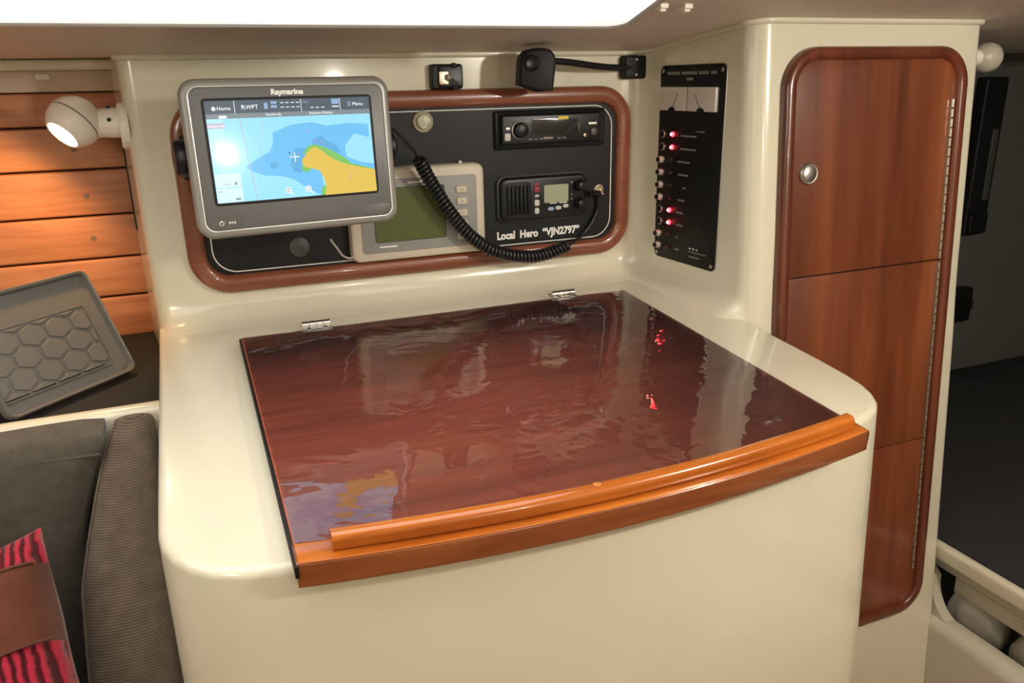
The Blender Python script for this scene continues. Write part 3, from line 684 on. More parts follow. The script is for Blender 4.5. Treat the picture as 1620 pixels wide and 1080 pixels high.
# loop of thin grey wire under the plotter
lw = tag(obj('wire_loop', tube(catmull([(0.150, 0.05, 0.925), (0.162, 0.06, 0.906), (0.172, 0.075, 0.892), (0.186, 0.09, 0.884), (0.200, 0.108, 0.886)], 8), 0.0016, 8), mat('wire_grey', (0.45, 0.43, 0.38), 0.4)), 'thin pale wire looping under the chart plotter', 'wire')

# ------------------------------------------------------------------ fittings on the wall above the panel
so = thing('power_socket', 'square black socket with chrome contact, above the teak frame', 'socket', (0.3675, YW, 1.1605))
obj('housing', plate(rrect(0.052, 0.0385, 0.004, 4), 0, -0.016, 0.003), black_plastic, so)
obj('cover', plate(rrect(0.040, 0.034, 0.003, 4, 0.005, 0.0), -0.015, -0.021, 0.0025), black_plastic, so)
obj('contact_plate', plate(rrect(0.016, 0.020, 0.001, 2, -0.008, -0.002), -0.020, -0.0225, 0.0008), mat('contact_tin', (0.55, 0.45, 0.32), 0.35, 0.7), so)
obj('contact', lathe([(0.0052, 0.020), (0.0052, 0.025), (0.0042, 0.027), (0.0030, 0.0265), (0.0001, 0.0255)], 20, c=(-0.0015, 0, -0.0015)), steel, so)
for z in (0.0165, -0.0165): obj('hinge_pin', lathe([(0.0042, 0.016), (0.0042, 0.024), (0.0001, 0.0255)], 14, c=(0.0095, 0, z)), black_matte, so)

gl = thing('gooseneck_lamp', 'black gooseneck lamp with flexible arm above the instrument panel', 'lamp', (0.7125, YW, 1.1705))
obj('base', plate(rrect(0.044, 0.039, 0.006, 5), 0, -0.022, 0.004), black_matte, gl)
for z in (0.0125, -0.0125): screw(gl, 0.0, -0.022, z, 0.0026)
go = Vector(gl.location)
armp = catmull([(0.712, 0.104, 1.1705), (0.680, 0.098, 1.1700), (0.640, 0.084, 1.1715), (0.600, 0.068, 1.1750), (0.560, 0.054, 1.1790), (0.520, 0.044, 1.1815)], 10)
ar = [0.0052 + (0.0004 if k % 2 else 0) for k in range(len(armp))]
obj('arm', tube([p - go for p in armp], ar, 12), black_matte, gl)
hd = []
ho = [(-0.031, -0.0265), (0.0, -0.0375), (0.024, -0.0360), (0.027, -0.012), (0.029, 0.008), (0.027, 0.018), (0.020, 0.0255), (0.010, 0.0285), (-0.006, 0.0285), (-0.018, 0.0255), (-0.026, 0.018), (-0.029, 0.008)]
hpos = Vector((0.496, 0.040, 1.172)) - go
hrot = (0, 0, math.radians(-12))
head = obj('head', plate(ho, 0.022, -0.016, 0.006), black_matte, gl, hpos, hrot)
obj('switch', lathe([(0.0125, 0.014), (0.0125, 0.0185), (0.0105, 0.0200), (0.0075, 0.0185), (0.0001, 0.0185)], 28, c=(-0.011, 0, 0.006)), black_plastic, head)

# ------------------------------------------------------------------ breaker panel on the side wall
ANG = math.atan2(-1, 0.087)
bk = thing('breaker_panel', 'tall black breaker panel with two meters and red lit switches', 'panel', (0.7503, -0.0205, 1.0065), (0, 0, ANG))
obj('plate', plate(rrect(0.166, 0.331, 0.011, 6), 0.002, -0.0035, 0.0012), panel_black, bk)
obj('plate_edge', sweep(rrect(0.166, 0.331, 0.011, 6), [(0.0, 0.003), (0.0012, 0.001), (0.0012, -0.0012), (0.0, -0.0020)]), steel_dull, bk)
for x, z in ((-0.0745, 0.1565), (0.0745, 0.1565), (-0.0745, -0.157), (0.0745, -0.157)): screw(bk, x, -0.0035, z, 0.0036)
for cx in (-0.0415, 0.0330):
    mb = obj('meter', plate(rrect(0.070, 0.0385, 0.002, 3, cx, 0.1115), -0.003, -0.009, 0.0015), meter_face, bk)
    obj('meter_hub', plate([(cx + 0.009 * math.cos(PI * k / 8), 0.0925 + 0.006 * math.sin(PI * k / 8)) for k in range(9)], -0.0088, -0.0102), black_plastic, mb)
    a = math.radians(62 if cx < 0 else 122)
    obj('needle', tube([(cx + 0.004 * math.cos(a), -0.0096, 0.094 + 0.004 * math.sin(a)), (cx + 0.029 * math.cos(a), -0.0096, 0.094 + 0.029 * math.sin(a))], 0.0004, 6), mat('needle_dark%d' % int(cx * 1e4), (0.06, 0.04, 0.03), 0.5), mb)
    for k in range(7):
        b_ = math.radians(40 + 100 * k / 6)
        obj('scale_tick', plate(circ(0.0008, 6, cx + 0.027 * math.cos(b_), 0.0985 + 0.024 * math.sin(b_)), -0.0089, -0.0092), print_grey, mb)
on = {0, 1, 6, 7}
lab = [(-0.012, 0.040), (-0.012, 0.040), (-0.022, 0.034), (-0.022, 0.028), (-0.018, 0.010), (-0.024, 0.018), (-0.026, 0.018), (-0.026, 0.018), (-0.031, 0.006), (-0.030, 0.012)]
for k in range(10):
    z = 0.0525 - 0.0217 * k; x = -0.0675
    sw = obj('switch', lathe([(0.0070, 0.003), (0.0070, 0.0065), (0.0056, 0.0075), (0.0048, 0.0045), (0.0001, 0.0045)], 20, c=(x, 0, z)), steel_dull, bk)
    if k in on: obj('button', lathe([(0.0046, 0.003), (0.0046, 0.0085), (0.0001, 0.0095)], 16, c=(x, 0, z)), black_plastic, sw)
    else:
        obj('button', lathe([(0.0046, 0.003), (0.0046, 0.0150), (0.0036, 0.0165), (0.0001, 0.0168)], 16, c=(x, 0, z)), black_plastic, sw)
        obj('button_band', lathe([(0.0050, 0.0070), (0.0050, 0.0135), (0.0001, 0.0136)], 16, c=(x, 0, z)), letter_white, sw)
    le = obj('indicator', lathe([(0.0042, 0.003), (0.0042, 0.0045), (0.0030, 0.0070), (0.0001, 0.0078)], 16, c=(-0.0425, 0, z + 0.0005)), red_led if k in on else led_off, bk)
    if k in on: obj('glow_core', lathe([(0.0022, 0.0070), (0.0016, 0.0084), (0.0001, 0.0086)], 12, c=(-0.0425, 0, z + 0.0005)), led_core, le)
    lx, lw_ = lab[k]
    obj('print_mark', plate(rrect(lw_, 0.0030, 0.0008, 2, lx + 0.012, z - 0.001), -0.003, -0.0038), print_grey, bk)
for x, w_ in ((-0.0475, 0.034), (-0.006, 0.040), (0.030, 0.024), (0.054, 0.014)): obj('print_mark', plate(rrect(w_, 0.0050, 0.001, 2, x, 0.1525), -0.003, -0.0038), print_grey, bk)
obj('print_mark', plate(rrect(0.016, 0.0050, 0.001, 2, -0.004, 0.1430), -0.003, -0.0038), print_grey, bk)
obj('print_mark', plate(rrect(0.020, 0.002, 0.0006, 2, 0.030, 0.0600), -0.003, -0.0038), print_grey, bk)
for x in (0.018, 0.027, 0.036): obj('print_mark', plate(rrect(0.005, 0.0018, 0.0006, 2, x, -0.136), -0.003, -0.0038), letter_white, bk)
obj('print_mark', plate(rrect(0.048, 0.0015, 0.0005, 2, 0.036, -0.1415), -0.003, -0.0038), print_grey, bk)
obj('print_mark', plate(rrect(0.028, 0.0020, 0.0005, 2, 0.030, -0.150), -0.003, -0.0038), print_grey, bk)

# ------------------------------------------------------------------ locker with rounded teak frame
LA = -math.atan(0.075)
lk = thing('locker', 'tall teak locker front with rounded frame and piano hinge', 'locker', (0.9975, -0.19, 0.8), (LA, 0, 0))
LX0, LX1 = 0.809 - 0.9975, 1.1855 - 0.9975
LZ0, LZ1 = -0.650, 0.3945
fp = rrect(LX1 - LX0, LZ1 - LZ0, 0.062, 12, (LX0 + LX1) / 2, (LZ0 + LZ1) / 2)
obj('frame', sweep(fp, [(-q, y) for q, y in halfround(0.0, 0.021, 0.017, 0.0)] + [(-0.021, 0.001), (0, 0.001)]), frame_teak, lk)
def door_pts(z0, z1, rt, rb_, x0=LX0 + 0.0185, x1=LX1 - 0.0185):
    P = []
    for (cx, cz, r, a0) in ((x1, z1, rt, 0), (x0, z1, rt, 90), (x0, z0, rb_, 180), (x1, z0, rb_, 270)):
        sx = -1 if cx == x1 else 1; sz = -1 if cz == z1 else 1
        if r == 0: P.append((cx, cz)); continue
        for k in range(9):
            a = math.radians(a0 + 90 * k / 8); P.append((cx + sx * r + r * math.cos(a), cz + sz * r + r * math.sin(a)))
    return P
G = 0.0012
zs1, zs2 = 0.0405, -0.2925
gap = obj('back_board', plate(door_pts(LZ0 + 0.015, LZ1 - 0.015, 0.045, 0.045), 0.001, -0.002), mat('joint_dark', (0.02, 0.008, 0.004), 0.7), lk)
d1 = obj('door', plate(door_pts(zs1 + G, LZ1 - 0.019, 0.043, 0), -0.001, -0.008, 0.0012), door_teak, lk)
d2 = obj('door', plate(door_pts(zs2 + G, zs1 - G, 0, 0), -0.001, -0.008, 0.0012), door_teak, lk)
d3 = obj('door', plate(door_pts(LZ0 + 0.019, zs2 - G * 0.4, 0, 0.043), -0.001, -0.0078, 0.0008), door_teak, lk)
d1['label'] = 'upper door with round latch'
# round flush push latch
kx, kz = 0.861 - 0.9975, 0.2055
lt = obj('latch', lathe([(0.0175, 0.007), (0.0175, 0.0105), (0.0155, 0.0130), (0.0135, 0.0125), (0.0001, 0.0120)], 32, c=(kx, 0, kz)), steel_dull, d1)
obj('latch_button', lathe([(0.0128, 0.0115), (0.0128, 0.0140), (0.0115, 0.0150), (0.0001, 0.0152)], 32, c=(kx, 0, kz)), steel_dull, d1)
# piano hinge knuckles, one strip per door
hx = 1.1575 - 0.9975
for zt, zb, dd in ((0.312, zs1 + 0.002, d1), (zs1 - 0.002, zs2 + 0.002, d2), (zs2 - 0.002, -0.560, d3)):
    ph = obj('piano_hinge', box(hx - 0.0022, hx + 0.0022, -0.0095, -0.007, zb, zt), brass if dd is d1 else steel_dull, dd)
for zt, zb in ((0.312, zs1 + 0.002), (zs1 - 0.002, zs2 + 0.002), (zs2 - 0.002, -0.560)):
    nk = int((zt - zb) / 0.0150)
    for k in range(nk):
        a = zb + (zt - zb) * k / nk
        obj('hinge_knuckle', tube([(hx, -0.0105, a + 0.0009), (hx, -0.0105, a + 0.0138)], 0.0027, 8), steel, lk)

# ------------------------------------------------------------------ deckhead hatch and clips
CA = -math.atan(0.13)
hoff = 0.020
hy0 = -0.215
hz = zceil(0.12) - hoff - 0.13 * (hy0 - 0.12)
ha = thing('deck_hatch', 'bright white deck hatch set in the deckhead above the chart table', 'hatch', (0.1, hy0, hz), (CA, 0, 0))
# local: x along the boat side, y away from the viewer, z up
def hplate(pts, z0, z1): return loft([[(x, y, z0) for x, y in pts], [(x, y, z1) for x, y in pts]])
def roundpoly(P, r, k=10):
    out = []; n_ = len(P)
    for i in range(n_):
        p = Vector(P[i]); a_ = (Vector(P[i - 1]) - p).normalized(); b_ = (Vector(P[(i + 1) % n_]) - p).normalized()
        ang = a_.angle(b_); d_ = r / math.tan(ang / 2); c_ = p + (a_ + b_).normalized() * (r / math.sin(ang / 2))
        s_ = p + a_ * d_ - c_; e_ = p + b_ * d_ - c_
        a0 = math.atan2(s_.y, s_.x); a1 = math.atan2(e_.y, e_.x)
        while a1 < a0: a1 += 2 * PI
        for j in range(k + 1): t = a0 + (a1 - a0) * j / k; out.append((c_.x + r * math.cos(t), c_.y + r * math.sin(t)))
    return out
hp = roundpoly([(0.411, 0.0), (-0.95, 0.0), (-0.95, -0.62), (0.250, -0.62)], 0.030)
hin = inset(hp, 0.009)
obj('pane', hplate(hin, 0.0, 0.004), hatch_pane, ha)
nn = normals2(hp); prof = [(0.0, 0.030), (0.0, -0.006), (-0.002, -0.0075), (-0.006, -0.0075), (-0.009, -0.005), (-0.009, 0.030)]
rg = [[(p[0] + q[0] * o, p[1] + q[1] * o, z) for p, q in zip(hp, nn)] for o, z in prof]; rg.append(rg[0])
obj('frame', loft(rg, True, False, False), hatch_frame_m, ha)
obj('latch', box(0.345, 0.366, -0.004, 0.008, 0.003, 0.012, 0.002), black_matte, ha)
for k, x in enumerate((0.5528, 0.5896)):
    y = -0.229; cl = thing('blind_clip', ('small white clip on the deckhead next to the hatch corner', 'small white clip on the deckhead, farther from the hatch corner')[k], 'clip', (x, y, zceil(y)), (CA, 0, 0), 'white clips beside the hatch')
    obj('clip', box(-0.0065, 0.0065, -0.010, 0.010, -0.006, 0.001, 0.002), white_plastic, cl)
    obj('clip_lip', box(-0.0045, 0.0045, -0.006, 0.006, -0.009, -0.0055, 0.0012), white_plastic, cl)

# ------------------------------------------------------------------ reading lamp on the side of the instrument housing
rl = thing('reading_lamp', 'white swivel reading lamp, lit, in front of the hull planks', 'lamp', (-0.1165, 0.155, 1.100))
bs = obj('base', lathe([(0.0335, -0.004), (0.0335, 0.005), (0.031, 0.008), (0.0001, 0.0085)], 32, '-x'), white_plastic, rl, rot=(0, 0, math.radians(4)))
nk_ = obj('neck', lathe([(0.0215, 0.004), (0.0215, 0.020), (0.0205, 0.030), (0.0215, 0.040), (0.024, 0.052)], 28, '-x', c=(0, 0, 0.005)), white_plastic, rl)
for y, z in ((-0.0213, 0.010), (-0.006, 0.0265)): obj('screw_hole', lathe([(0.0028, -0.002), (0.0028, 0.0008), (0.0001, 0.0010)], 12, c=(-0.019, y, z)), black_matte, nk_)
hc = Vector((-0.0655, -0.004, 0.008))
ax = Vector((-0.62, -0.46, -0.63)).normalized()     # opening direction
q = ax.to_track_quat('Z', 'Y').to_euler()
R0 = 0.0365
def sph(a0, a1, r, n=12): return [(max(1e-4, r * math.sin(math.radians(a0 + (a1 - a0) * k / n))), r * -math.cos(math.radians(a0 + (a1 - a0) * k / n))) for k in range(n + 1)]
hd1 = obj('shade', lathe(sph(0.2, 88, R0), 36, 'z'), white_plastic, rl, hc, q)
hd2 = obj('shade_ring', lathe(sph(92, 138, R0) + [(R0 * math.sin(math.radians(138)) - 0.002, R0 * 0.735), (R0 * 0.55, R0 * 0.45), (0.0001, R0 * 0.4)], 36, 'z'), white_plastic, rl, hc, q)
obj('joint_line', lathe(sph(87.5, 92.5, R0 - 0.0006), 36, 'z'), mat('joint_grey', (0.25, 0.2, 0.16), 0.6), rl, hc, q)
obj('bulb_lens', lathe([(0.0001, R0 * 0.66), (R0 * 0.61, R0 * 0.66), (R0 * 0.61, R0 * 0.71), (R0 * 0.3, R0 * 0.735), (0.0001, R0 * 0.74)], 30, 'z'), lamp_glow, rl, hc, q)
lp = Vector(rl.location) + hc + ax * (R0 + 0.004)
lamp('reading_lamp_light', 'SPOT', lp, 4.2, (1.0, 0.55, 0.20), 0.018, lp + Vector((-0.55, 0.05, -0.62)), spot_size=math.radians(150), spot_blend=0.6)

# ------------------------------------------------------------------ grey tray on the shelf
U = Vector((-0.6991, -0.715, 0)); Wv = Vector((-0.3144, 0.3074, 0.8981)).normalized(); Nn = Wv.cross(U) * -1
Nn = U.cross(Wv)                                   # points away from the viewer
M3 = Matrix((-U, Nn, Wv)).transposed()
ty = thing('ribbed_tray', 'grey rubber tray with a honeycomb base tilted on the shelf', 'tray', (-0.1544, 0.0696, 0.7500), M3.to_euler())
TLx, TLz = 0.205, 0.165
# local x along the bottom edge (leftwards in view), z up the tray, -y towards the viewer after mirroring
tp = rrect(TLx, TLz, 0.014, 6, -TLx / 2 + 0.002, TLz / 2)
obj('base', plate(tp, 0.0045, 0.0005), tray_rubber, ty)
obj('rim', sweep(inset(tp, 0.004), [(0.004, 0.004), (0.0045, -0.005), (0.0025, -0.0085), (-0.0005, -0.0075), (-0.003, 0.001)]), tray_rubber, ty)
obj('raised_panel', plate(rrect(0.172, 0.094, 0.003, 3, -0.027 - 0.086, 0.0685), 0.001, -0.0018, 0.001), tray_rubber, ty)
obj('panel_edge', sweep(rrect(0.172, 0.094, 0.003, 3, -0.027 - 0.086, 0.0685), [(-0.0012, -0.0015), (-0.0008, -0.0034), (0.0006, -0.0034), (0.0012, -0.0005)]), tray_rubber, ty)
def clip_poly(P, x0, x1, z0, z1):
    for ax_, lim, sg in ((0, x0, 1), (0, x1, -1), (1, z0, 1), (1, z1, -1)):
        out = []
        for i in range(len(P)):
            a_, b_ = P[i - 1], P[i]; da, db = sg * (a_[ax_] - lim), sg * (b_[ax_] - lim)
            if (da < 0) != (db < 0):
                t = da / (da - db); out.append((a_[0] + (b_[0] - a_[0]) * t, a_[1] + (b_[1] - a_[1]) * t))
            if db >= 0: out.append(b_)
        P = out
        if len(P) < 3: return []
    return P
pu, pv = 0.0400, 0.0262
for j in range(-1, 4):
    for i in range(-1, 6):
        cx = -(0.0793 + pu * (i - 1) + (0.020 if j % 2 else 0.0)); cz = 0.0957 - pv * j
        hx_ = [(cx + 0.0200 * 0.87 / 0.866 * math.cos(PI / 6 + PI / 3 * k) * 0.98, cz + 0.0174 * 0.86 * math.sin(PI / 6 + PI / 3 * k)) for k in range(6)]
        pts = clip_poly(hx_, -0.196, -0.0300, 0.0245, 0.1125)
        if len(pts) < 3: continue
        ar_ = abs(sum(pts[q][0] * pts[(q + 1) % len(pts)][1] - pts[(q + 1) % len(pts)][0] * pts[q][1] for q in range(len(pts)))) / 2
        if ar_ < 4e-5: continue
        obj('honeycomb_cell', plate(pts, -0.0012, -0.0038, 0.0007, n=1), tray_rubber, ty)

# dark mat covering the shelf and a black pouch the tray leans on
mt = tag(obj('shelf_mat', box(-0.90, -0.1175, -0.068, 0.298, 0.7352, 0.744, 0.002), mat_black), 'black mat lining the shelf below the planks', 'mat')
bm = bmesh.new(); bmesh.ops.create_uvsphere(bm, u_segments=24, v_segments=14, radius=1)
for v in bm.verts:
    s = lambda t, p: math.copysign(abs(t) ** p, t)
    v.co = Vector((-0.335 + 0.085 * s(v.co.x, .6), 0.135 + 0.060 * s(v.co.y, .6), 0.786 + 0.040 * s(v.co.z, .6) + 0.004 * noise.noise(v.co * 2)))
tag(obj('black_pouch', bm, mat_black), 'soft black pouch behind the grey tray on the shelf', 'pouch')

# ------------------------------------------------------------------ settee cushions
def softbox(x0, x1, y0, y1, z0, z1, r, puff=0.0, name='c', seg=10):
    bm = bmesh.new(); bx(bm, x0, x1, y0, y1, z0, z1)
    bmesh.ops.subdivide_edges(bm, edges=bm.edges, cuts=seg, use_grid_fill=True)
    c = Vector(((x0 + x1) / 2, (y0 + y1) / 2, (z0 + z1) / 2)); h = Vector(((x1 - x0) / 2, (y1 - y0) / 2, (z1 - z0) / 2))
    for v in bm.verts:
        d = v.co - c
        q = Vector((max(-h.x + r, min(h.x - r, d.x)), max(-h.y + r, min(h.y - r, d.y)), max(-h.z + r, min(h.z - r, d.z))))
        e = d - q
        if e.length > 1e-9: e = e.normalized() * r
        u_ = [d[i] / h[i] for i in range(3)]
        pf = puff * (1 - min(1, u_[0] ** 2)) * (1 - min(1, u_[2] ** 2))
        v.co = c + q + e + Vector((0, math.copysign(pf, d.y), 0)) + Vector((0, 0, 0.0015 * noise.noise(v.co * 14)))
    return bm
bc = thing('back_cushion', 'dark grey ribbed settee back cushion below the shelf rail', 'cushion', (-0.50, -0.145, 0.40))
o = Vector(bc.location)
bm = softbox(-0.84, -0.1775, -0.185, -0.106, 0.40, 0.7555, 0.014, 0.012, seg=22)
for v in bm.verts:
    v.co.y -= 0.10 * max(0, 0.73 - v.co.z) ** 1.3
    t = max(0.0, min(1.0, (0.745 - v.co.z) / 0.13)); v.co.x -= 0.044 * t ** 0.7 * max(0.0, (v.co.x + 0.84) / 0.66); v.co -= o
obj('pad', bm, fab_back, bc, smooth=80)
seam = [Vector((-0.83 + 0.645 * k / 30, -0.1850, 0.7335 + 0.001 * math.sin(k))) - o for k in range(31)]
obj('piping', tube(seam, 0.0016, 6), fab_back, bc)

bo = thing('side_bolster', 'grey brown ribbed side bolster against the chart table', 'cushion', (-0.17, -0.25, 0.30))
o = Vector(bo.location)
topc = catmull([(-0.108, 0.742, 0), (-0.125, 0.754, 0), (-0.150, 0.748, 0), (-0.185, 0.712, 0), (-0.225, 0.660, 0), (-0.270, 0.600, 0), (-0.320, 0.540, 0), (-0.365, 0.470, 0), (-0.385, 0.39, 0), (-0.39, 0.30, 0)], 5)
def xl(z): 
    t = max(0, min(1, (0.755 - z) / 0.15)); return -0.168 - 0.055 * (t ** 0.7)
XR = -0.1255
def bol_ring(f, ins):
    R_ = []
    for p in topc:
        yy, zz = p.x, p.y
        x = xl(zz) + (XR - xl(zz)) * f
        R_.append((x, yy + ins * 0.7, zz - ins * 0.7))
    # back side
    R_ += [(xl(0.3) + (XR - xl(0.3)) * f, -0.235, 0.30), (xl(0.45) + (XR - xl(0.45)) * f, -0.222, 0.45), (xl(0.62) + (XR - xl(0.62)) * f, -0.200, 0.62), (xl(0.72) + (XR - xl(0.72)) * f, -0.150 + 0.04 * f, 0.70)]
    return [Vector(p) - o for p in R_]
rings = []
for f, ins in ((0.0, 0.030), (0.02, 0.014), (0.07, 0.005), (0.16, 0.001), (0.35, -0.002), (0.55, -0.003), (0.75, -0.001), (0.90, 0.003), (0.97, 0.010), (1.0, 0.022)):
    rings.append(bol_ring(f, ins))
obj('pad', loft(rings), fab_bolster, bo, smooth=80)
obj('piping', tube([p + Vector((-0.001, 0.0, 0.0)) for p in bol_ring(0.03, 0.011)[4:46]], 0.0018, 6), fab_bolster, bo)

st_ = tag(obj('seat_cushion', softbox(-1.0, -0.235, -0.72, -0.24, 0.26, 0.375, 0.02, 0, seg=12), fab_back, smooth=80), 'dark settee seat cushion below the red pillow', 'cushion')
tag(obj('settee_base', box(-1.05, -0.125, -0.70, -0.05, FZ, 0.256, 0.006), cream_dim), 'cream settee base under the seat cushion', 'settee')

# patchwork pillow: brown band between red ribbed patches
def pillow_mat():
    m = mat('pillow_patchwork', (0.2, 0.05, 0.03), 0.95, spec=0.1); N, L, b = nodes(m)
    v = tex_coord(m, (1, 1, 1)); sp = N.new('ShaderNodeSeparateXYZ'); L.new(v, sp.inputs[0])
    n = noise_tex(m, v, 90, 4); n3 = noise_tex(m, v, 14, 3)
    wv = N.new('ShaderNodeTexWave'); wv.bands_direction = 'X'; wv.inputs['Scale'].default_value = 2 * PI / 20 / 0.0085; wv.inputs['Distortion'].default_value = 2.0
    wv.inputs['Detail'].default_value = 3; wv.inputs['Detail Scale'].default_value = 2.0
    L.new(v, wv.inputs['Vector'])
    red = ramp(m, wv.outputs['Fac'], [(0.2, (0.06, 0.005, 0.009)), (0.5, (0.24, 0.012, 0.026)), (0.8, (0.38, 0.022, 0.045))])
    brown = ramp(m, n3, [(0.3, (0.075, 0.022, 0.012)), (0.7, (0.13, 0.045, 0.026))])
    # band mask in local z
    mr = N.new('ShaderNodeMath'); mr.operation = 'MULTIPLY_ADD'; L.new(sp.outputs['Z'], mr.inputs[0]); mr.inputs[1].default_value = 1.0; mr.inputs[2].default_value = -0.075
    ab = N.new('ShaderNodeMath'); ab.operation = 'ABSOLUTE'; L.new(mr.outputs[0], ab.inputs[0])
    gt = N.new('ShaderNodeMath'); gt.operation = 'GREATER_THAN'; L.new(ab.outputs[0], gt.inputs[0]); gt.inputs[1].default_value = 0.043
    L.new(mixcol(m, brown, red, gt.outputs[0]), b.inputs['Base Color'])
    mul = N.new('ShaderNodeMath'); mul.operation = 'MULTIPLY'; L.new(wv.outputs['Fac'], mul.inputs[0]); L.new(gt.outputs[0], mul.inputs[1])
    ad = N.new('ShaderNodeMath'); ad.operation = 'MULTIPLY_ADD'; L.new(n3, ad.inputs[0]); ad.inputs[1].default_value = 0.5; L.new(mul.outputs[0], ad.inputs[2])
    bump(m, ad.outputs[0], 0.6, 0.004)
    b.inputs['Sheen Weight'].default_value = 0.2
    return m
_Y = (_f * 0.80 - Vector((0, 0, 0.45))).normalized(); _X = _r * 0.86 + _u * 0.51; _X = (_X - _Y * _X.dot(_Y)).normalized(); _Z = _X.cross(_Y)
pw = thing('patchwork_pillow', 'red and brown patchwork pillow on the settee', 'pillow', (-0.362, -0.385, 0.538), Matrix((_X, _Y, _Z)).transposed().to_euler())
bm = bmesh.new(); NG = 36; rg = []
S_ = 0.16
for side in (1, -1):
    g = []
    for j in range(NG + 1):
        row = []
        for i in range(NG + 1):
            a, b_ = -1 + 2 * i / NG, -1 + 2 * j / NG
            th = ((1 - a ** 4) * (1 - b_ ** 4)) ** 0.5 * 0.055 + 0.003 * noise.noise(Vector((a * 3, b_ * 3, side)))
            if i in (0, NG) or j in (0, NG): th = 0
            pin = 1 - 0.06 * (1 - abs(a)) * (abs(b_) ** 2) ; pin2 = 1 - 0.06 * (1 - abs(b_)) * (abs(a) ** 2)
            row.append((a * S_ * pin2, -side * th, b_ * S_ * pin))
        g.append(row)
    loft(g, closed=False, bm=bm)
obj('cover', bm, pillow_mat(), pw, smooth=80)
for s in (-1, 1):
    obj('seam', tube([(-0.152 + 0.304 * k / 24, -(((1 - (-0.95 + 1.9 * k / 24) ** 4) * (1 - ((0.075 + s * 0.043) / S_) ** 4)) ** 0.5 * 0.055 + 0.001), 0.075 + s * 0.043) for k in range(25)], 0.0016, 6), mat('seam_brown%d' % s, (0.10, 0.035, 0.02), 0.9), pw)

# ------------------------------------------------------------------ berth cabin beyond the bulkhead
# longitudinal berth front below the doorway, with rounded top edge
bf = bmesh.new(); sec = []
for k in range(7):
    a = math.radians(180 - 90 * k / 6); sec.append((1.254 + 0.026 * math.cos(a), 0.082 + 0.026 * math.sin(a)))
sec = [(1.228, FZ)] + sec + [(1.268, 0.107), (1.272, 0.103), (1.272, FZ)]
loft([[(x, y, z) for x, z in sec] for y in (-1.2, -0.7, -0.21)], bm=bf)
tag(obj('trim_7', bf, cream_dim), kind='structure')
# rounded fillet where bulkhead edge sweeps into the berth front
fl = []
for k in range(9):
    a = math.radians(90 * k / 8); fl.append((-0.222 - 0.06 * (1 - math.cos(a)), 0.185 - 0.080 * math.sin(a)))
tri = [(y, z) for y, z in fl] + [(-0.290, 0.06), (-0.205, 0.06), (-0.205, 0.20)]
loft_b = loft([[(x, y, z) for y, z in tri] for x in (1.244, 1.268)])
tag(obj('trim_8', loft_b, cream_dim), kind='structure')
rl2 = bmesh.new(); ring = rrect(0.022, 0.036, 0.009, 5, 1.255, 0.2440)
loft([[(x, y, z) for x, z in ring] for y in (-1.1, -0.16)], bm=rl2)
tag(obj('berth_rail', rl2, cream), 'cream rail along the berth edge beside the locker bulkhead', 'rail')
tag(obj('mattress', softbox(1.27, 2.9, -1.1, 0.488, 0.214, 0.264, 0.02, 0, seg=12), mattress_m, smooth=80), 'dark berth mattress beyond the locker bulkhead', 'mattress')
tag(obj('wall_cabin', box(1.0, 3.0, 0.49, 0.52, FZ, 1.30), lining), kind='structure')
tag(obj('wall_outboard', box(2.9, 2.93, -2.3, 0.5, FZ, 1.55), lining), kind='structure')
bb_ = thing('berth_board', 'pale berth board under the dark mattress, above the white bags', 'board', (1.30, -0.6, 0.15))
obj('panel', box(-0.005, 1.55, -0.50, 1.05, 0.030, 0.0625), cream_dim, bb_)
obj('front_lip', box(-0.006, 0.012, -0.50, 0.365, -0.004, 0.030, 0.002), cream_dim, bb_)
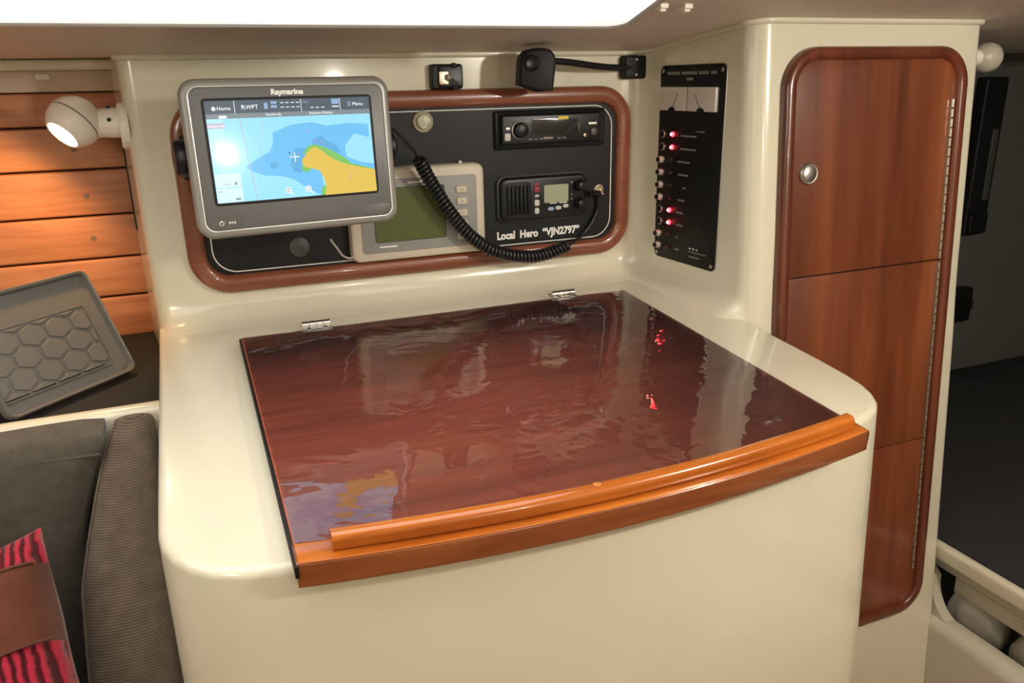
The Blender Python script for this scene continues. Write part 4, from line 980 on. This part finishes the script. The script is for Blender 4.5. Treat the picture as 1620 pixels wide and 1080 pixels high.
for k, (x, y, z, rx, ry, rz, lb) in enumerate(((1.345, -0.262, 0.070, 0.05, 0.062, 0.085, 'white bag stowed under the berth next to the bulkhead'), (1.355, -0.400, 0.060, 0.052, 0.062, 0.080, 'white bag stowed under the berth nearer the viewer'))):
    bm = bmesh.new(); bmesh.ops.create_uvsphere(bm, u_segments=32, v_segments=20, radius=1)
    for v in bm.verts:
        d = v.co.copy(); q_ = 1 + 0.10 * noise.noise(d * 2.2 + Vector((k * 5, 0, 0))) + 0.05 * noise.noise(d * 5 + Vector((0, k * 7, 0)))
        v.co = Vector((x + rx * d.x * q_, y + ry * d.y * q_, z + rz * d.z * q_))
    tag(obj('stowed_bag', bm, bag_white, smooth=80), lb, 'bag', 'white bags under the berth')
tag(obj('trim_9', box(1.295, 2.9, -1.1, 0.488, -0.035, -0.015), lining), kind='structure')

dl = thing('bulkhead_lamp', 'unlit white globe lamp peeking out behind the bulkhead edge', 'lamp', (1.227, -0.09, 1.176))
obj('globe', lathe([(0.0001, -0.126), (0.012, -0.125), (0.0195, -0.1205), (0.0245, -0.113), (0.0262, -0.102), (0.0245, -0.091), (0.0195, -0.082), (0.014, -0.077)], 32, '-x'), mat('globe_shaded_white', (0.48, 0.44, 0.36), 0.4), dl)  # globe white darkened, the shade on it is put into the colour
obj('neck', lathe([(0.014, -0.078), (0.013, -0.04), (0.016, -0.008), (0.030, -0.006), (0.030, 0.0)], 24, '-x'), white_plastic, dl)
hs = thing('hanging_case', 'narrow black case hanging on the dark cabin wall below the dome lamp', 'case', (2.075, 0.49, 0.915))
obj('case', plate(rrect(0.085, 0.44, 0.010, 4), 0, -0.035, 0.006), black_matte, hs)
obj('strap', plate(rrect(0.022, 0.20, 0.004, 3, 0.018, -0.02), -0.034, -0.039, 0.002), key_grey, hs)
obj('buckle', plate(rrect(0.070, 0.060, 0.006, 3, 0.0, -0.185), -0.034, -0.045, 0.004), black_plastic, hs)
sb = thing('wall_box', 'small black box low on the dark cabin wall', 'box', (2.085, 0.49, 0.478))
obj('case', plate(rrect(0.075, 0.105, 0.008, 4), 0, -0.03, 0.005), black_plastic, sb)
obj('latch', plate(rrect(0.012, 0.03, 0.003, 3, 0.030, 0.0), -0.029, -0.036, 0.002), black_matte, sb)
